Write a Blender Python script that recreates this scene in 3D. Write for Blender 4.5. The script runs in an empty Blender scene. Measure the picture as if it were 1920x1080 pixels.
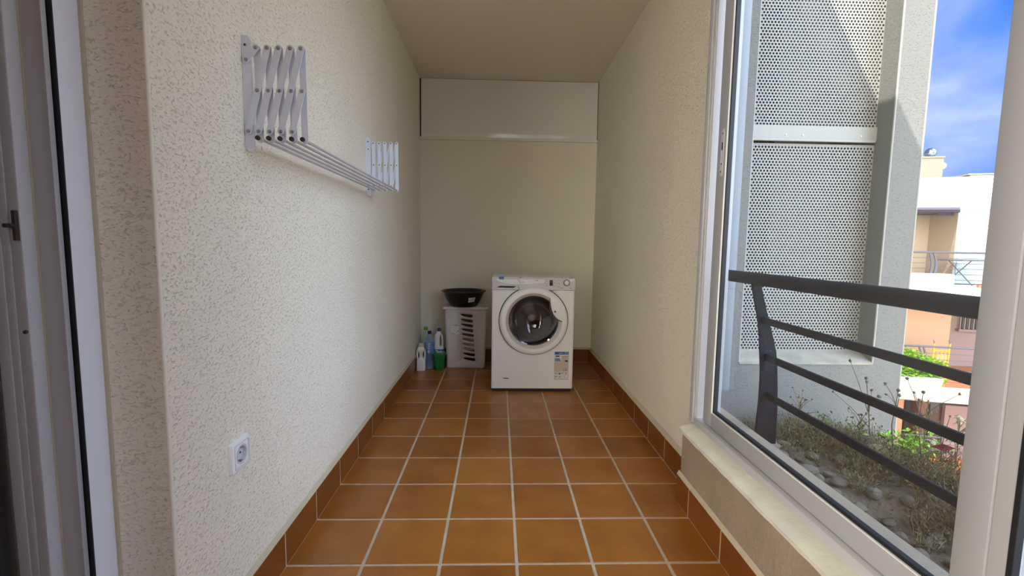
import bpy, bmesh, math, random
from mathutils import Vector, Matrix
random.seed(7)
C = bpy.context.scene.collection
PI = math.pi

# ------------------------------------------------------------------ materials
def srgb(r, g, b):
    def f(c):
        c /= 255.0
        return c / 12.92 if c <= .04045 else ((c + .055) / 1.055) ** 2.4
    return (f(r), f(g), f(b), 1)

def mat(name, col, rough=.5, metal=0., spec=.5, bump=None, var=None, coat=0., trans=0.):
    """bump: list of (kind, scale, distance); var: (scale, amount) brightness mottling; colour is sRGB 0-255."""
    m = bpy.data.materials.new(name); m.use_nodes = True
    nt = m.node_tree; N = nt.nodes; L = nt.links
    p = N['Principled BSDF']
    c = srgb(*col)
    p.inputs['Base Color'].default_value = c
    p.inputs['Roughness'].default_value = rough
    p.inputs['Metallic'].default_value = metal
    p.inputs['Specular IOR Level'].default_value = spec
    p.inputs['Coat Weight'].default_value = coat
    p.inputs['Transmission Weight'].default_value = trans
    tc = N.new('ShaderNodeTexCoord')
    if var:
        n = N.new('ShaderNodeTexNoise'); n.inputs['Scale'].default_value = var[0]; n.inputs['Detail'].default_value = 5
        L.new(tc.outputs['Object'], n.inputs['Vector'])
        mr = N.new('ShaderNodeMapRange'); mr.inputs[1].default_value = .25; mr.inputs[2].default_value = .75
        mr.inputs[3].default_value = 1 - var[1]; mr.inputs[4].default_value = 1 + var[1]
        L.new(n.outputs['Fac'], mr.inputs[0])
        mx = N.new('ShaderNodeVectorMath'); mx.operation = 'SCALE'
        mx.inputs[0].default_value = c[:3]
        L.new(mr.outputs[0], mx.inputs['Scale'])
        L.new(mx.outputs[0], p.inputs['Base Color'])
    last = None
    for (kind, sc, dist) in (bump or []):
        if kind == 'noise':
            t = N.new('ShaderNodeTexNoise'); t.inputs['Detail'].default_value = 4; out = t.outputs['Fac']
        elif kind == 'pit':
            t = N.new('ShaderNodeTexVoronoi'); t.feature = 'SMOOTH_F1'; t.inputs['Smoothness'].default_value = .3; out = t.outputs['Distance']
        t.inputs['Scale'].default_value = sc
        L.new(tc.outputs['Object'], t.inputs['Vector'])
        b = N.new('ShaderNodeBump'); b.inputs['Distance'].default_value = dist; b.inputs['Strength'].default_value = 1
        L.new(out, b.inputs['Height'])
        if last: L.new(last.outputs[0], b.inputs['Normal'])
        last = b
    if last: L.new(last.outputs[0], p.inputs['Normal'])
    return m

def stucco(name, col, amt=1., scale=1.):
    """sprayed render: a skin of short ridges and blobs with small open pits"""
    m = mat(name, col, .85, spec=.25, var=(3, .025))
    nt = m.node_tree; N = nt.nodes; L = nt.links; p = N['Principled BSDF']
    tc = [n for n in N if n.type == 'TEX_COORD'][0]
    mp = N.new('ShaderNodeMapping'); mp.inputs['Scale'].default_value = (1, 1, 1.6)
    mp.inputs['Rotation'].default_value = (.35, .35, 0)
    L.new(tc.outputs['Object'], mp.inputs['Vector'])
    n1 = N.new('ShaderNodeTexNoise'); n1.inputs['Scale'].default_value = 75 * scale; n1.inputs['Detail'].default_value = 3
    n1.inputs['Distortion'].default_value = .6
    L.new(mp.outputs[0], n1.inputs['Vector'])
    r1 = N.new('ShaderNodeValToRGB'); r1.color_ramp.interpolation = 'EASE'; r1.color_ramp.elements[0].position = .25; r1.color_ramp.elements[1].position = .45
    L.new(n1.outputs['Fac'], r1.inputs['Fac'])
    n2 = N.new('ShaderNodeTexNoise'); n2.inputs['Scale'].default_value = 48 * scale; n2.inputs['Detail'].default_value = 5
    L.new(mp.outputs[0], n2.inputs['Vector'])
    ad = N.new('ShaderNodeMath'); ad.operation = 'MULTIPLY_ADD'; ad.inputs[1].default_value = 1.1
    L.new(n2.outputs['Fac'], ad.inputs[0]); L.new(r1.outputs['Color'], ad.inputs[2])
    b = N.new('ShaderNodeBump'); b.inputs['Distance'].default_value = .0035 * amt; b.inputs['Strength'].default_value = 1
    L.new(ad.outputs[0], b.inputs['Height']); L.new(b.outputs[0], p.inputs['Normal'])
    return m

def pane_mat(name, tint=(1, 1, 1), gloss_rough=.0, dust=0., fac=1.0, dcol=(.6, .57, .52, 1)):
    """clear sheet: lets light straight through, mirrors by the Fresnel law, carries a thin film of dust"""
    m = bpy.data.materials.new(name); m.use_nodes = True
    nt = m.node_tree; N = nt.nodes; L = nt.links
    N.remove(N['Principled BSDF']); out = N['Material Output']
    t = N.new('ShaderNodeBsdfTransparent'); t.inputs['Color'].default_value = (*tint, 1)
    g = N.new('ShaderNodeBsdfGlossy'); g.inputs['Roughness'].default_value = gloss_rough
    f = N.new('ShaderNodeFresnel')
    ge = N.new('ShaderNodeNewGeometry'); io = N.new('ShaderNodeMapRange')     # same mirror strength entering and leaving the sheet
    io.inputs[3].default_value = 1.5; io.inputs[4].default_value = 1 / 1.5
    L.new(ge.outputs['Backfacing'], io.inputs[0]); L.new(io.outputs[0], f.inputs['IOR'])
    mm = N.new('ShaderNodeMath'); mm.operation = 'MULTIPLY'; mm.inputs[1].default_value = fac
    L.new(f.outputs[0], mm.inputs[0])
    mx = N.new('ShaderNodeMixShader')
    L.new(mm.outputs[0], mx.inputs[0]); L.new(t.outputs[0], mx.inputs[1]); L.new(g.outputs[0], mx.inputs[2])
    last = mx
    if dust:
        d = N.new('ShaderNodeBsdfDiffuse'); d.inputs['Color'].default_value = dcol
        tc = N.new('ShaderNodeTexCoord'); n = N.new('ShaderNodeTexNoise'); n.inputs['Scale'].default_value = 2.2; n.inputs['Detail'].default_value = 6
        L.new(tc.outputs['Object'], n.inputs['Vector'])
        mr = N.new('ShaderNodeMapRange'); mr.inputs[1].default_value = .3; mr.inputs[2].default_value = .75
        mr.inputs[3].default_value = dust * .4; mr.inputs[4].default_value = dust * 1.5
        L.new(n.outputs['Fac'], mr.inputs[0])
        m2 = N.new('ShaderNodeMixShader')
        L.new(mr.outputs[0], m2.inputs[0]); L.new(mx.outputs[0], m2.inputs[1]); L.new(d.outputs[0], m2.inputs[2])
        last = m2
    L.new(last.outputs[0], out.inputs['Surface'])
    return m

def tile_mat(name, cols, rough=.32):
    """glazed clay: each tile its own shade out of cols, cloudy, darker at the rim of the firing"""
    m = mat(name, cols[0], rough, spec=.45, bump=[('noise', 9, .002), ('noise', 160, .0002)])
    nt = m.node_tree; N = nt.nodes; L = nt.links; p = N['Principled BSDF']
    tc = [n for n in N if n.type == 'TEX_COORD'][0]
    g = N.new('ShaderNodeNewGeometry')
    r = N.new('ShaderNodeValToRGB'); e = r.color_ramp.elements
    e[0].color = srgb(*cols[0]); e[1].color = srgb(*cols[1])
    n = N.new('ShaderNodeTexNoise'); n.inputs['Scale'].default_value = 7; n.inputs['Detail'].default_value = 6
    L.new(tc.outputs['Object'], n.inputs['Vector'])
    ma = N.new('ShaderNodeMath'); ma.operation = 'MULTIPLY_ADD'; ma.inputs[1].default_value = .55
    L.new(g.outputs['Random Per Island'], ma.inputs[0])
    sb = N.new('ShaderNodeMath'); sb.operation = 'MULTIPLY_ADD'; sb.inputs[1].default_value = 1.3; sb.inputs[2].default_value = -.42
    L.new(n.outputs['Fac'], sb.inputs[0]); L.new(sb.outputs[0], ma.inputs[2])
    L.new(ma.outputs[0], r.inputs['Fac']); L.new(r.outputs['Color'], p.inputs['Base Color'])
    return m

M = dict(
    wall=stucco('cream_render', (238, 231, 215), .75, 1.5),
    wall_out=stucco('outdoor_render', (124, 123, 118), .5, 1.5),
    smooth=mat('cream_paint', (236, 230, 212), .6, bump=[('noise', 40, .0006)], var=(2, .02)),
    ceil=mat('ceiling_paint', (234, 225, 210), .8, bump=[('noise', 90, .0005)]),
    bead=mat('corner_bead', (234, 228, 213), .6, bump=[('noise', 60, .0004)]),
    grout=mat('grey_grout', (192, 178, 156), .9, bump=[('noise', 180, .001)], var=(30, .16)),
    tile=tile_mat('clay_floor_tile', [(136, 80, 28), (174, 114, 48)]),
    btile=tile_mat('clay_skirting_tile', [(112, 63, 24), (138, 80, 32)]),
    lime=mat('lime_band', (196, 184, 158), .9, bump=[('noise', 70, .002)], var=(12, .06)),
    mortar=mat('yellowed_mortar', (220, 215, 200), .85, bump=[('noise', 45, .003)], var=(9, .12)),
    sill=mat('rough_sill', (158, 143, 124), .9, bump=[('noise', 60, .004), ('noise', 200, .001)], var=(8, .1)),
    panel=mat('gloss_white_panel', (236, 234, 226), .12, spec=.7),
    alu=mat('white_aluminium', (192, 192, 196), .38, spec=.5),
    alu_in=mat('grey_aluminium', (172, 173, 177), .42, spec=.5),
    guide=mat('pale_guide_metal', (136, 143, 150), .5),
    bead_out=mat('outdoor_corner_bead', (168, 166, 158), .7),
    alu_b=mat('blue_white_aluminium', (228, 233, 244), .4),
    rubber=mat('black_rubber', (26, 28, 32), .6),
    silicone=mat('yellowed_silicone', (186, 178, 156), .6),
    navy=mat('dark_railing_paint', (15, 17, 27), .6, spec=.18),
    white=mat('white_enamel', (242, 240, 239), .3, coat=.2),
    fascia=mat('pale_fascia', (214, 213, 213), .35),
    white2=mat('white_plastic', (243, 243, 243), .28, coat=.3),
    whiteg=mat('pale_grey_plastic', (205, 205, 208), .35),
    pinkgrey=mat('pinkish_grey_plastic', (212, 202, 198), .4),
    steel=mat('steel', (150, 150, 152), .3, metal=1),
    drum=mat('drum_steel', (105, 102, 102), .35, metal=1),
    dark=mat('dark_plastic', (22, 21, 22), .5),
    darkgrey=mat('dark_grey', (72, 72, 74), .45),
    black=mat('black_basin_plastic', (14, 14, 15), .32),
    blue=mat('blue_print', (44, 104, 176), .5),
    ltblue=mat('light_blue_print', (150, 180, 214), .5),
    red=mat('red_dot', (120, 50, 50), .4),
    paper=mat('white_sticker', (226, 224, 220), .6),
    beige=mat('beige_sticker', (206, 190, 170), .6),
    ink=mat('grey_ink', (92, 90, 90), .7),
    hamper=mat('grey_hamper_plastic', (208, 200, 199), .4),
    lid=mat('pale_hamper_lid', (228, 224, 216), .35),
    green=mat('green_plastic', (30, 120, 58), .35),
    greencap=mat('light_green_cap', (98, 160, 60), .4),
    bluecap=mat('dark_blue_cap', (30, 66, 112), .4),
    rackw=mat('blue_white_lacquer', (226, 232, 247), .35),
    rod=mat('grey_coated_rod', (206, 203, 208), .35, metal=.3),
    rivet=mat('rivet_metal', (160, 158, 152), .3, metal=1),
    rust=mat('rusty_end', (58, 44, 38), .7),
    pane=pane_mat('window_glass', (.96, .97, .96), 0, .022, .6),
    door_glass=pane_mat('porthole_glass', (.66, .65, .67), .03, 0, 2.2),
    clear=pane_mat('clear_bottle', (.93, .96, .95), .05, .10, 1., (.75, .8, .76, 1)),
    bluebottle=pane_mat('blue_bottle', (.86, .93, .99), .05, .28, 1., (.40, .60, .86, 1)),
    screen=mat('perforated_sheet', (158, 157, 152), .55, metal=.0, var=(3, .03)),
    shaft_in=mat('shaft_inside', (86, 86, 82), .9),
    shaft_dark=mat('shaft_depth_shade', (34, 35, 35), .9),
    kerb=mat('kerb_concrete', (150, 139, 122), .9, bump=[('noise', 90, .002)], var=(5, .08)),
    soil=mat('dry_soil', (98, 86, 72), .95, bump=[('noise', 25, .02), ('noise', 120, .005)], var=(14, .25)),
    stone=mat('grey_stone', (132, 124, 112), .85, bump=[('noise', 30, .004)], var=(18, .12)),
    stem=mat('dry_brown_stem', (92, 78, 64), .9, var=(20, .2)),
    straw=mat('dry_straw', (120, 106, 80), .9, var=(12, .25)),
    weed=mat('olive_weed_leaf', (92, 92, 56), .8, var=(10, .25)),
    bush=mat('lime_bush_leaf', (150, 202, 48), .55, var=(14, .2)),
    leaf=mat('green_leaf', (88, 112, 44), .6, var=(12, .25)),
    lime_leaf=mat('bright_green_leaf', (112, 160, 30), .55, var=(14, .2)),
    redleaf=mat('dark_red_leaf', (116, 34, 46), .6),
    log=mat('cut_log', (152, 140, 108), .9, var=(25, .12)),
    bark=mat('bark', (84, 74, 64), .95, bump=[('noise', 40, .006)]),
    bstair=mat('stair_head_render', (120, 112, 102), .9),
    frail=mat('grey_railing', (66, 66, 78), .5),
    bwhite=mat('facade_white', (206, 203, 194), .9, bump=[('noise', 20, .004)]),
    bbeige=mat('facade_beige', (158, 142, 126), .9),
    bsalmon=mat('facade_salmon', (158, 126, 105), .9),
    bmauve=mat('facade_mauve', (128, 110, 112), .9),
    bblue=mat('facade_pale_blue', (150, 166, 184), .8),
    beam=mat('grey_violet_beam', (74, 70, 90), .7),
    brick=mat('red_brick_trim', (176, 104, 74), .8, var=(5, .15)),
    deck=mat('orange_deck', (156, 100, 68), .7, var=(4, .12)),
    terrace=mat('orange_terrace_tile', (196, 112, 58), .8, var=(6, .15)),
    brown=mat('brown_joinery', (92, 58, 50), .6),
    winglass=mat('dark_window_glass', (46, 48, 54), .08, spec=.8),
    yellow=mat('yellow_bamboo', (206, 140, 20), .45),
    potw=mat('white_planter', (160, 158, 155), .8),
    petal=mat('pale_flower', (226, 214, 228), .7),
    foil=mat('metal_ventilator', (150, 172, 196), .18, metal=1),
    wood_dark=mat('dark_room_brown', (70, 52, 38), .7, var=(8, .3)),
    pave=mat('pale_courtyard', (206, 194, 174), .9, var=(2, .06)),
    cloth1=mat('beige_cloth', (186, 168, 140), .9), cloth2=mat('white_cloth', (220, 214, 206), .9), cloth3=mat('dark_cloth', (60, 44, 48), .9),
)

# ------------------------------------------------------------------ mesh helpers
def merge(bm, tmp, mtx=None):
    if mtx is not None: bmesh.ops.transform(tmp, matrix=mtx, verts=tmp.verts)
    me = bpy.data.meshes.new('t'); tmp.to_mesh(me); tmp.free(); bm.from_mesh(me); bpy.data.meshes.remove(me)

def box(bm, x0, x1, y0, y1, z0, z1, bev=0, seg=2, mtx=None):
    t = bmesh.new(); bmesh.ops.create_cube(t, size=1)
    for v in t.verts:
        v.co = Vector((x0 + (v.co.x + .5) * (x1 - x0), y0 + (v.co.y + .5) * (y1 - y0), z0 + (v.co.z + .5) * (z1 - z0)))
    if bev: bmesh.ops.bevel(t, geom=list(t.edges), offset=bev, segments=seg, affect='EDGES', profile=.5)
    merge(bm, t, mtx)
    return bm

def tube(bm, pts, r, n=8, caps=True):
    pts = [Vector(p) for p in pts]
    rs = r if isinstance(r, (list, tuple)) else [r] * len(pts)
    rings = []; ref = None
    for i, p in enumerate(pts):
        a = pts[max(i - 1, 0)]; b = pts[min(i + 1, len(pts) - 1)]
        d = (b - a).normalized()
        if ref is None: ref = d.orthogonal().normalized()
        u = (ref - d * ref.dot(d)).normalized(); ref = u
        w = d.cross(u)
        rings.append([bm.verts.new(p + (u * math.cos(2 * PI * k / n) + w * math.sin(2 * PI * k / n)) * rs[i]) for k in range(n)])
    for A, B in zip(rings, rings[1:]):
        for k in range(n): bm.faces.new((A[k], A[(k + 1) % n], B[(k + 1) % n], B[k]))
    if caps:
        bm.faces.new(rings[0][::-1]); bm.faces.new(rings[-1])
    return bm

def lathe(bm, prof, n=32, mtx=None, cap=False):
    t = bmesh.new(); rings = []
    for (r, z) in prof:
        if r < 1e-6: rings.append([t.verts.new((0, 0, z))])
        else: rings.append([t.verts.new((r * math.cos(2 * PI * k / n), r * math.sin(2 * PI * k / n), z)) for k in range(n)])
    for A, B in zip(rings, rings[1:]):
        for k in range(n):
            q = [A[k % len(A)], A[(k + 1) % len(A)], B[(k + 1) % len(B)], B[k % len(B)]]
            q = list(dict.fromkeys(q))
            if len(q) > 2: t.faces.new(q)
    bmesh.ops.recalc_face_normals(t, faces=t.faces)
    merge(bm, t, mtx)
    return bm

def AX(axis, loc):
    """matrix turning the local +Z of a lathe onto axis"""
    q = Vector((0, 0, 1)).rotation_difference(Vector(axis))
    return Matrix.Translation(loc) @ q.to_matrix().to_4x4()

def prism(bm, poly, axis, lo, hi, bev=0):
    """poly in the two other axes (in xyz order) swept along axis from lo to hi"""
    t = bmesh.new()
    def P(a, b, c):
        return {'x': (c, a, b), 'y': (a, c, b), 'z': (a, b, c)}[axis]
    A = [t.verts.new(P(a, b, lo)) for a, b in poly]; B = [t.verts.new(P(a, b, hi)) for a, b in poly]
    n = len(poly)
    for k in range(n): t.faces.new((A[k], A[(k + 1) % n], B[(k + 1) % n], B[k]))
    t.faces.new(A[::-1]); t.faces.new(B)
    bmesh.ops.recalc_face_normals(t, faces=t.faces)
    if bev: bmesh.ops.bevel(t, geom=list(t.edges), offset=bev, segments=2, affect='EDGES')
    merge(bm, t)
    return bm

def holed(bm, outer, holes, P):
    """flat sheet with holes; P maps 2-D to 3-D"""
    t = bmesh.new(); es = []
    for loop in [outer] + holes:
        vs = [t.verts.new(P(*q)) for q in loop]
        es += [t.edges.new((vs[k], vs[(k + 1) % len(vs)])) for k in range(len(vs))]
    bmesh.ops.triangle_fill(t, use_beauty=True, use_dissolve=False, edges=es)
    merge(bm, t); return bm

def rrect(x0, x1, y0, y1, r, n=5):
    pts = []
    for cx, cy, a in ((x1 - r, y1 - r, 0), (x0 + r, y1 - r, PI / 2), (x0 + r, y0 + r, PI), (x1 - r, y0 + r, 1.5 * PI)):
        for k in range(n): pts.append((cx + r * math.cos(a + PI / 2 * k / (n - 1)), cy + r * math.sin(a + PI / 2 * k / (n - 1))))
    return pts

def loft(bm, rings, cap0=True, cap1=True, skip=()):
    R = [[bm.verts.new(p) for p in ring] for ring in rings]
    n = len(R[0])
    for A, B in zip(R, R[1:]):
        for k in range(n):
            if k in skip: continue
            bm.faces.new((A[k], A[(k + 1) % n], B[(k + 1) % n], B[k]))
    if cap0: bm.faces.new(R[0][::-1])
    if cap1: bm.faces.new(R[-1])
    return bm

def obj(name, bm, m, parent=None, smooth=False, ang=35, recalc=True):
    me = bpy.data.meshes.new(name)
    if recalc: bmesh.ops.recalc_face_normals(bm, faces=bm.faces)
    bm.to_mesh(me); bm.free()
    me.materials.append(M[m] if isinstance(m, str) else m)
    if smooth:
        for p in me.polygons: p.use_smooth = True
        me.set_sharp_from_angle(angle=math.radians(ang))
    o = bpy.data.objects.new(name, me); C.objects.link(o)
    if parent: o.parent = parent
    return o

def tag(o, label=None, cat=None, group=None, kind=None):
    if label: o['label'] = label
    if cat: o['category'] = cat
    if group: o['group'] = group
    if kind: o['kind'] = kind
    return o

def thing(name, label, cat, loc=(0, 0, 0), rz=0, group=None, kind=None):
    o = bpy.data.objects.new(name, None); C.objects.link(o); o.empty_display_size = .05
    o.location = loc; o.rotation_euler = (0, 0, rz)
    return tag(o, label, cat, group, kind)

def place(objs_root, origin):
    """parts were modelled in room coordinates: bring them under their thing's own origin"""
    for c in objs_root.children:
        c.matrix_parent_inverse = Matrix.Translation(-Vector(origin))

def struct(name, bm, m, label, cat, smooth=False):
    return tag(obj(name, bm, m, None, smooth), label, cat, kind='structure')

def part(name, m, parent, fn, *a, smooth=False, label=None, **k):
    bm = bmesh.new(); fn(bm, *a, **k)
    o = obj(name, bm, m, parent, smooth)
    if label: o['label'] = label
    return o

def copy_tree(o, parent=None):
    c = o.copy(); C.objects.link(c); c.parent = parent
    for ch in list(o.children): copy_tree(ch, c)
    return c

def text_mesh(bm, s, size, mtx):
    cu = bpy.data.curves.new('t', 'FONT'); cu.body = s; cu.size = size; cu.align_x = 'CENTER'; cu.align_y = 'CENTER'; cu.extrude = .0003
    o = bpy.data.objects.new('t', cu); C.objects.link(o)
    dg = bpy.context.evaluated_depsgraph_get()
    me = bpy.data.meshes.new_from_object(o.evaluated_get(dg)); me.transform(mtx); bm.from_mesh(me)
    bpy.data.objects.remove(o); bpy.data.curves.remove(cu); bpy.data.meshes.remove(me)

# ------------------------------------------------------------------ room dimensions (metres; the corridor runs along +Y)
XL, XR, YB, ZC = 0., 1.578, 2.69, 2.525
Y0 = -3.3
rows = [-3.38, -3.12, -2.86, -2.6, -2.34, -2.08, -1.82, -1.56, -1.30, -1.04, -.78, -.52, -.26, 0, .256, .518, .773, 1.03, 1.295, 1.575, 1.846, 2.113, 2.39, 2.665]
cols = [-.78, -.52, -.26, 0, .26, .52, .78, 1.04, 1.30, 1.553]

# floor: tiles bedded in grout
bm = bmesh.new()
for j in range(len(rows) - 1):
    for i in range(len(cols) - 1):
        x0, x1 = cols[i], cols[i + 1]
        y0, y1 = rows[j], rows[j + 1]
        if x1 < .05 and y1 > -.45: continue
        if i == len(cols) - 2:
            x1 = 1.556
            if y0 < .37 and y1 > .4: pass
        g = .0054
        box(bm, x0 + g, x1 - g if i < len(cols) - 2 else x1 - .001, y0 + .0048, y1 - .0048, -.02, 0, .002, 1)
floor_t = struct('floor', bm, 'tile', 'brown glazed clay tiles in a square grid on the passage floor', 'floor', True)
bm = bmesh.new(); box(bm, -.9, 1.7, Y0 - .1, 2.75, -.12, -.0022)
go = obj('grout_bed', bm, 'grout', floor_t)

# walls
bm = bmesh.new(); box(bm, -.13, XL, -.474, YB + .1, -.05, ZC + .02)
struct('wall_left', bm, 'wall', 'long cream sprayed render wall carrying the drying rack', 'wall')
bm = bmesh.new(); box(bm, -.3, -.12, -.48, -.2, -.05, ZC + .02); box(bm, -.13, -.006, -.48, -.47, -.05, ZC + .02)
struct('wall_reveal', bm, 'wall', 'shaded end face of the long cream wall next to the door', 'wall')
bm = bmesh.new(); tube(bm, [(-.0056, -.4744, -.02), (-.0056, -.4744, ZC)], .0056, 12)
struct('trim_1', bm, 'bead', 'smooth pale corner bead down the outer wall corner', 'trim', True)
bm = bmesh.new(); box(bm, -.2, 1.8, YB, YB + .1, -.05, 2.022)
struct('wall_back', bm, 'smooth', 'smooth cream end wall behind the washing machine', 'wall')
bm = bmesh.new(); box(bm, XR, XR + .09, .44, YB + .1, -.05, ZC + .02)
struct('wall_right', bm, 'wall', 'cream sprayed render wall between the end wall and the window', 'wall')
bm = bmesh.new(); box(bm, -.6, 1.67, Y0 - .1, YB + .2, ZC, ZC + .22)
struct('ceiling', bm, 'ceil', 'plain taupe painted ceiling over the passage', 'ceiling')
# behind the camera: unseen slab, floor and dark walls added to steer light
bm = bmesh.new(); box(bm, -1.5, -.6, Y0 - .1, 3.0, ZC, ZC + .22)
struct('added_roof_slab', bm, 'ceil', 'unseen roof slab added to stop sun entering the passage', 'roof')  # unseen slab added to keep the sun off the passage floor
bm = bmesh.new(); box(bm, -9, -.785, -9, -.2, -.1, -.004)
struct('terrace', bm, 'pave', 'unseen pale floor added to bounce sunlight into the passage', 'terrace')  # unseen floor added to throw sunlight back onto the right wall
bm = bmesh.new(); box(bm, -.6, .55, Y0 - .1, Y0, -.1, 2.6); box(bm, 1.45, 1.67, Y0 - .1, Y0, -.1, 2.6); box(bm, .55, 1.45, Y0 - .1, Y0, -.1, 1.0); box(bm, .55, 1.45, Y0 - .1, Y0, 2.1, 2.6)
bm2 = bmesh.new(); box(bm2, 1.553, 1.67, Y0 + .001, -1.0, .345, 2.5)
struct('wall_light_block', bm2, 'wood_dark', 'unseen dark panel added to cut light beyond the sliding window', 'shutter')  # unseen dark panel added to cut bounce onto the wall reveal
struct('wall_front', bm, 'wood_dark', 'unseen end wall with a window, made dark to cut bounce light', 'wall')  # end wall out of view, coloured dark to keep bounce off the reveal
bm = bmesh.new(); box(bm, 1.57, 1.67, -6.5, 1.1, 2.5, 3.36); 
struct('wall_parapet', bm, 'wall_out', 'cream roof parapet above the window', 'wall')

# dark wall beyond the sliding door
bm = bmesh.new(); box(bm, -1.5, -.232, -.50, -.2, -.02, ZC)
struct('wall_room', bm, 'wood_dark', 'dark brown wall glimpsed past the sliding door', 'wall')

# skirting tiles
def skirting(name, x, face, y_list, label, h=.122):
    bm = bmesh.new()
    for a, b in zip(y_list, y_list[1:]):
        x0, x1 = sorted((x, face))
        box(bm, x0, x1, a + .0035, b - .0035, .002, h, .0015, 1)
    o = struct(name, bm, 'btile', label, 'baseboard', True)
    bm = bmesh.new(); x0, x1 = sorted((x, face + (.0015 if face < x else -.0015)))
    box(bm, x0, x1, y_list[0] + .001, y_list[-1] - .001, 0, h - .001)
    obj('joint', bm, 'grout', o)
    bm = bmesh.new(); s = 1 if face < x else -1
    prism(bm, [(face, h - .001), (x, h - .001), (x, h + .017), (face + s * .004, h + .004)], 'y', y_list[0], y_list[-1], .001)
    obj('top_band', bm, 'lime', o, True)
    return o
yl = [-.478, -.27, -.006, .25, .512, .77, 1.026, 1.29, 1.568, 1.84, 2.106, 2.385, 2.672]
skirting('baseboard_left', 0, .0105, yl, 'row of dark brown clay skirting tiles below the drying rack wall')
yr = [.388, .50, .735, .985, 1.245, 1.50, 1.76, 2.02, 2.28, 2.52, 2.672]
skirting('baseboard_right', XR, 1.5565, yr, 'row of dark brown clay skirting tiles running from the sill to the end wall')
bm = bmesh.new()
xs = [.0, .26, .52, .78, 1.04, 1.3, 1.565]
for a, b in zip(xs, xs[1:]): box(bm, a + .003, b - .003, 2.676, 2.69, .002, .122, .0015, 1)
o = struct('baseboard_back', bm, 'btile', 'dark brown clay skirting tiles along the end wall behind the washer', 'baseboard', True)
bm = bmesh.new(); box(bm, 0, XR, 2.678, 2.69, 0, .121); obj('joint', bm, 'grout', o)
bm = bmesh.new(); prism(bm, [(2.677, .121), (2.69, .121), (2.69, .138), (2.68, .126)], 'x', 0, XR); obj('top_band', bm, 'lime', o)

# wall below the window, its skirting and mortar band
bm = bmesh.new(); box(bm, 1.489, 1.66, Y0, .374, -.05, .312, .004, 2)
struct('wall_sill', bm, 'sill', 'rough grey brown dwarf wall under the window', 'wall')
yr = [Y0, -3.0, -2.75, -2.5, -2.25, -2.0, -1.75, -1.5, -1.25, -1.0, -.75, -.5, -.25, .0, .262, .388]
skirting('baseboard_sill', 1.489, 1.4785, yr, 'dark brown clay skirting tiles along the dwarf wall under the window', .118)
bm = bmesh.new(); box(bm, 1.482, 1.58, .376, .3875, 0, .118)
struct('trim_2', bm, 'btile', 'short cut skirting tile turning the corner below the window', 'trim')
bm = bmesh.new()
prism(bm, [(1.487, .302), (1.575, .302), (1.575, .342), (1.552, .337), (1.52, .33), (1.497, .323), (1.488, .315)], 'y', Y0, .40, .0)
bmesh.ops.subdivide_edges(bm, edges=[e for e in bm.edges if abs((e.verts[0].co - e.verts[1].co).y) > 1], cuts=90)
for v in bm.verts:
    v.co.x += random.uniform(-.0018, .0018); v.co.z += random.uniform(-.0015, .0015)
struct('trim_3', bm, 'mortar', 'lumpy yellowed mortar band below the window frame', 'trim', True)

# ------------------------------------------------------------------ glossy cover under the ceiling
t = thing('shutter_box_cover', 'long glossy off-white cover panel under the ceiling at the end wall', 'panel', (0, 2.68, 2.02))
def cover(bm):
    prism(bm, [(2.676, 2.521), (2.69, 2.521), (2.69, 2.027), (2.6775, 2.0265), (2.6725, 2.056), (2.6715, 2.066), (2.6722, 2.085), (2.6745, 2.12), (2.676, 2.16)], 'x', .012, 1.572)
part('panel', 'panel', t, cover, smooth=True)
part('shadow_gap', 'dark', t, lambda bm: (box(bm, .0005, .0115, 2.679, 2.69, 2.023, 2.5225), box(bm, 1.5725, 1.5785, 2.679, 2.69, 2.023, 2.5225), box(bm, .002, 1.576, 2.684, 2.69, 2.5215, 2.5245)))
part('ledge', 'smooth', t, lambda bm: box(bm, .0005, 1.5775, 2.668, 2.692, 2.004, 2.0255, .002))
place(t, t.location)

# ------------------------------------------------------------------ window
w = thing('window_1', 'tall white aluminium sliding window in the passage wall', 'window', (1.56, 0, .33), kind='structure')
WY1, WYE = .432, -1.0          # frame runs beyond the camera
ZB, ZT = .333, 2.46
def wframe(bm):
    box(bm, 1.553, 1.64, .388, WY1 + .012, ZB, ZT, .0015)          # jamb
    box(bm, 1.546, 1.56, .415, WY1 + .012, ZB, ZT, .0015)
    box(bm, 1.545, 1.64, WYE, .40, ZB - .012, .362, .0015)         # bottom
    box(bm, 1.553, 1.64, WYE, .40, 2.40, ZT, .0015)
    box(bm, 1.553, 1.64, WYE, WYE + .07, ZB, ZT, .0015)
    for k in (.398, .408): box(bm, 1.5495, 1.556, k - .0015, k + .0015, ZB + .03, ZT, .0006)
part('frame', 'alu', w, wframe, smooth=True)
def sash(bm, y0, y1, x0, x1, zb=.3655, zt=2.40, sw=.068, s2=.056):
    box(bm, x0, x1, y1 - sw, y1, zb, zt, .002)
    box(bm, x0, x1, y0, y0 + s2, zb, zt, .002)
    box(bm, x0, x1, y0 + s2, y1 - sw, zb, zb + .058, .002)
    box(bm, x0, x1, y0 + s2, y1 - sw, zt - .06, zt, .002)
sA = part('sash', 'alu_in', w, lambda bm: sash(bm, -.724, .352, 1.562, 1.60), smooth=True)
def bead(bm, y0, y1, z0, z1, x0, x1, wd):
    box(bm, x0, x1, y1 - wd, y1, z0, z1, .0008); box(bm, x0, x1, y0, y0 + wd, z0, z1, .0008)
    box(bm, x0, x1, y0 + wd, y1 - wd, z0, z0 + wd, .0008); box(bm, x0, x1, y0 + wd, y1 - wd, z1 - wd, z1, .0008)
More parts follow.
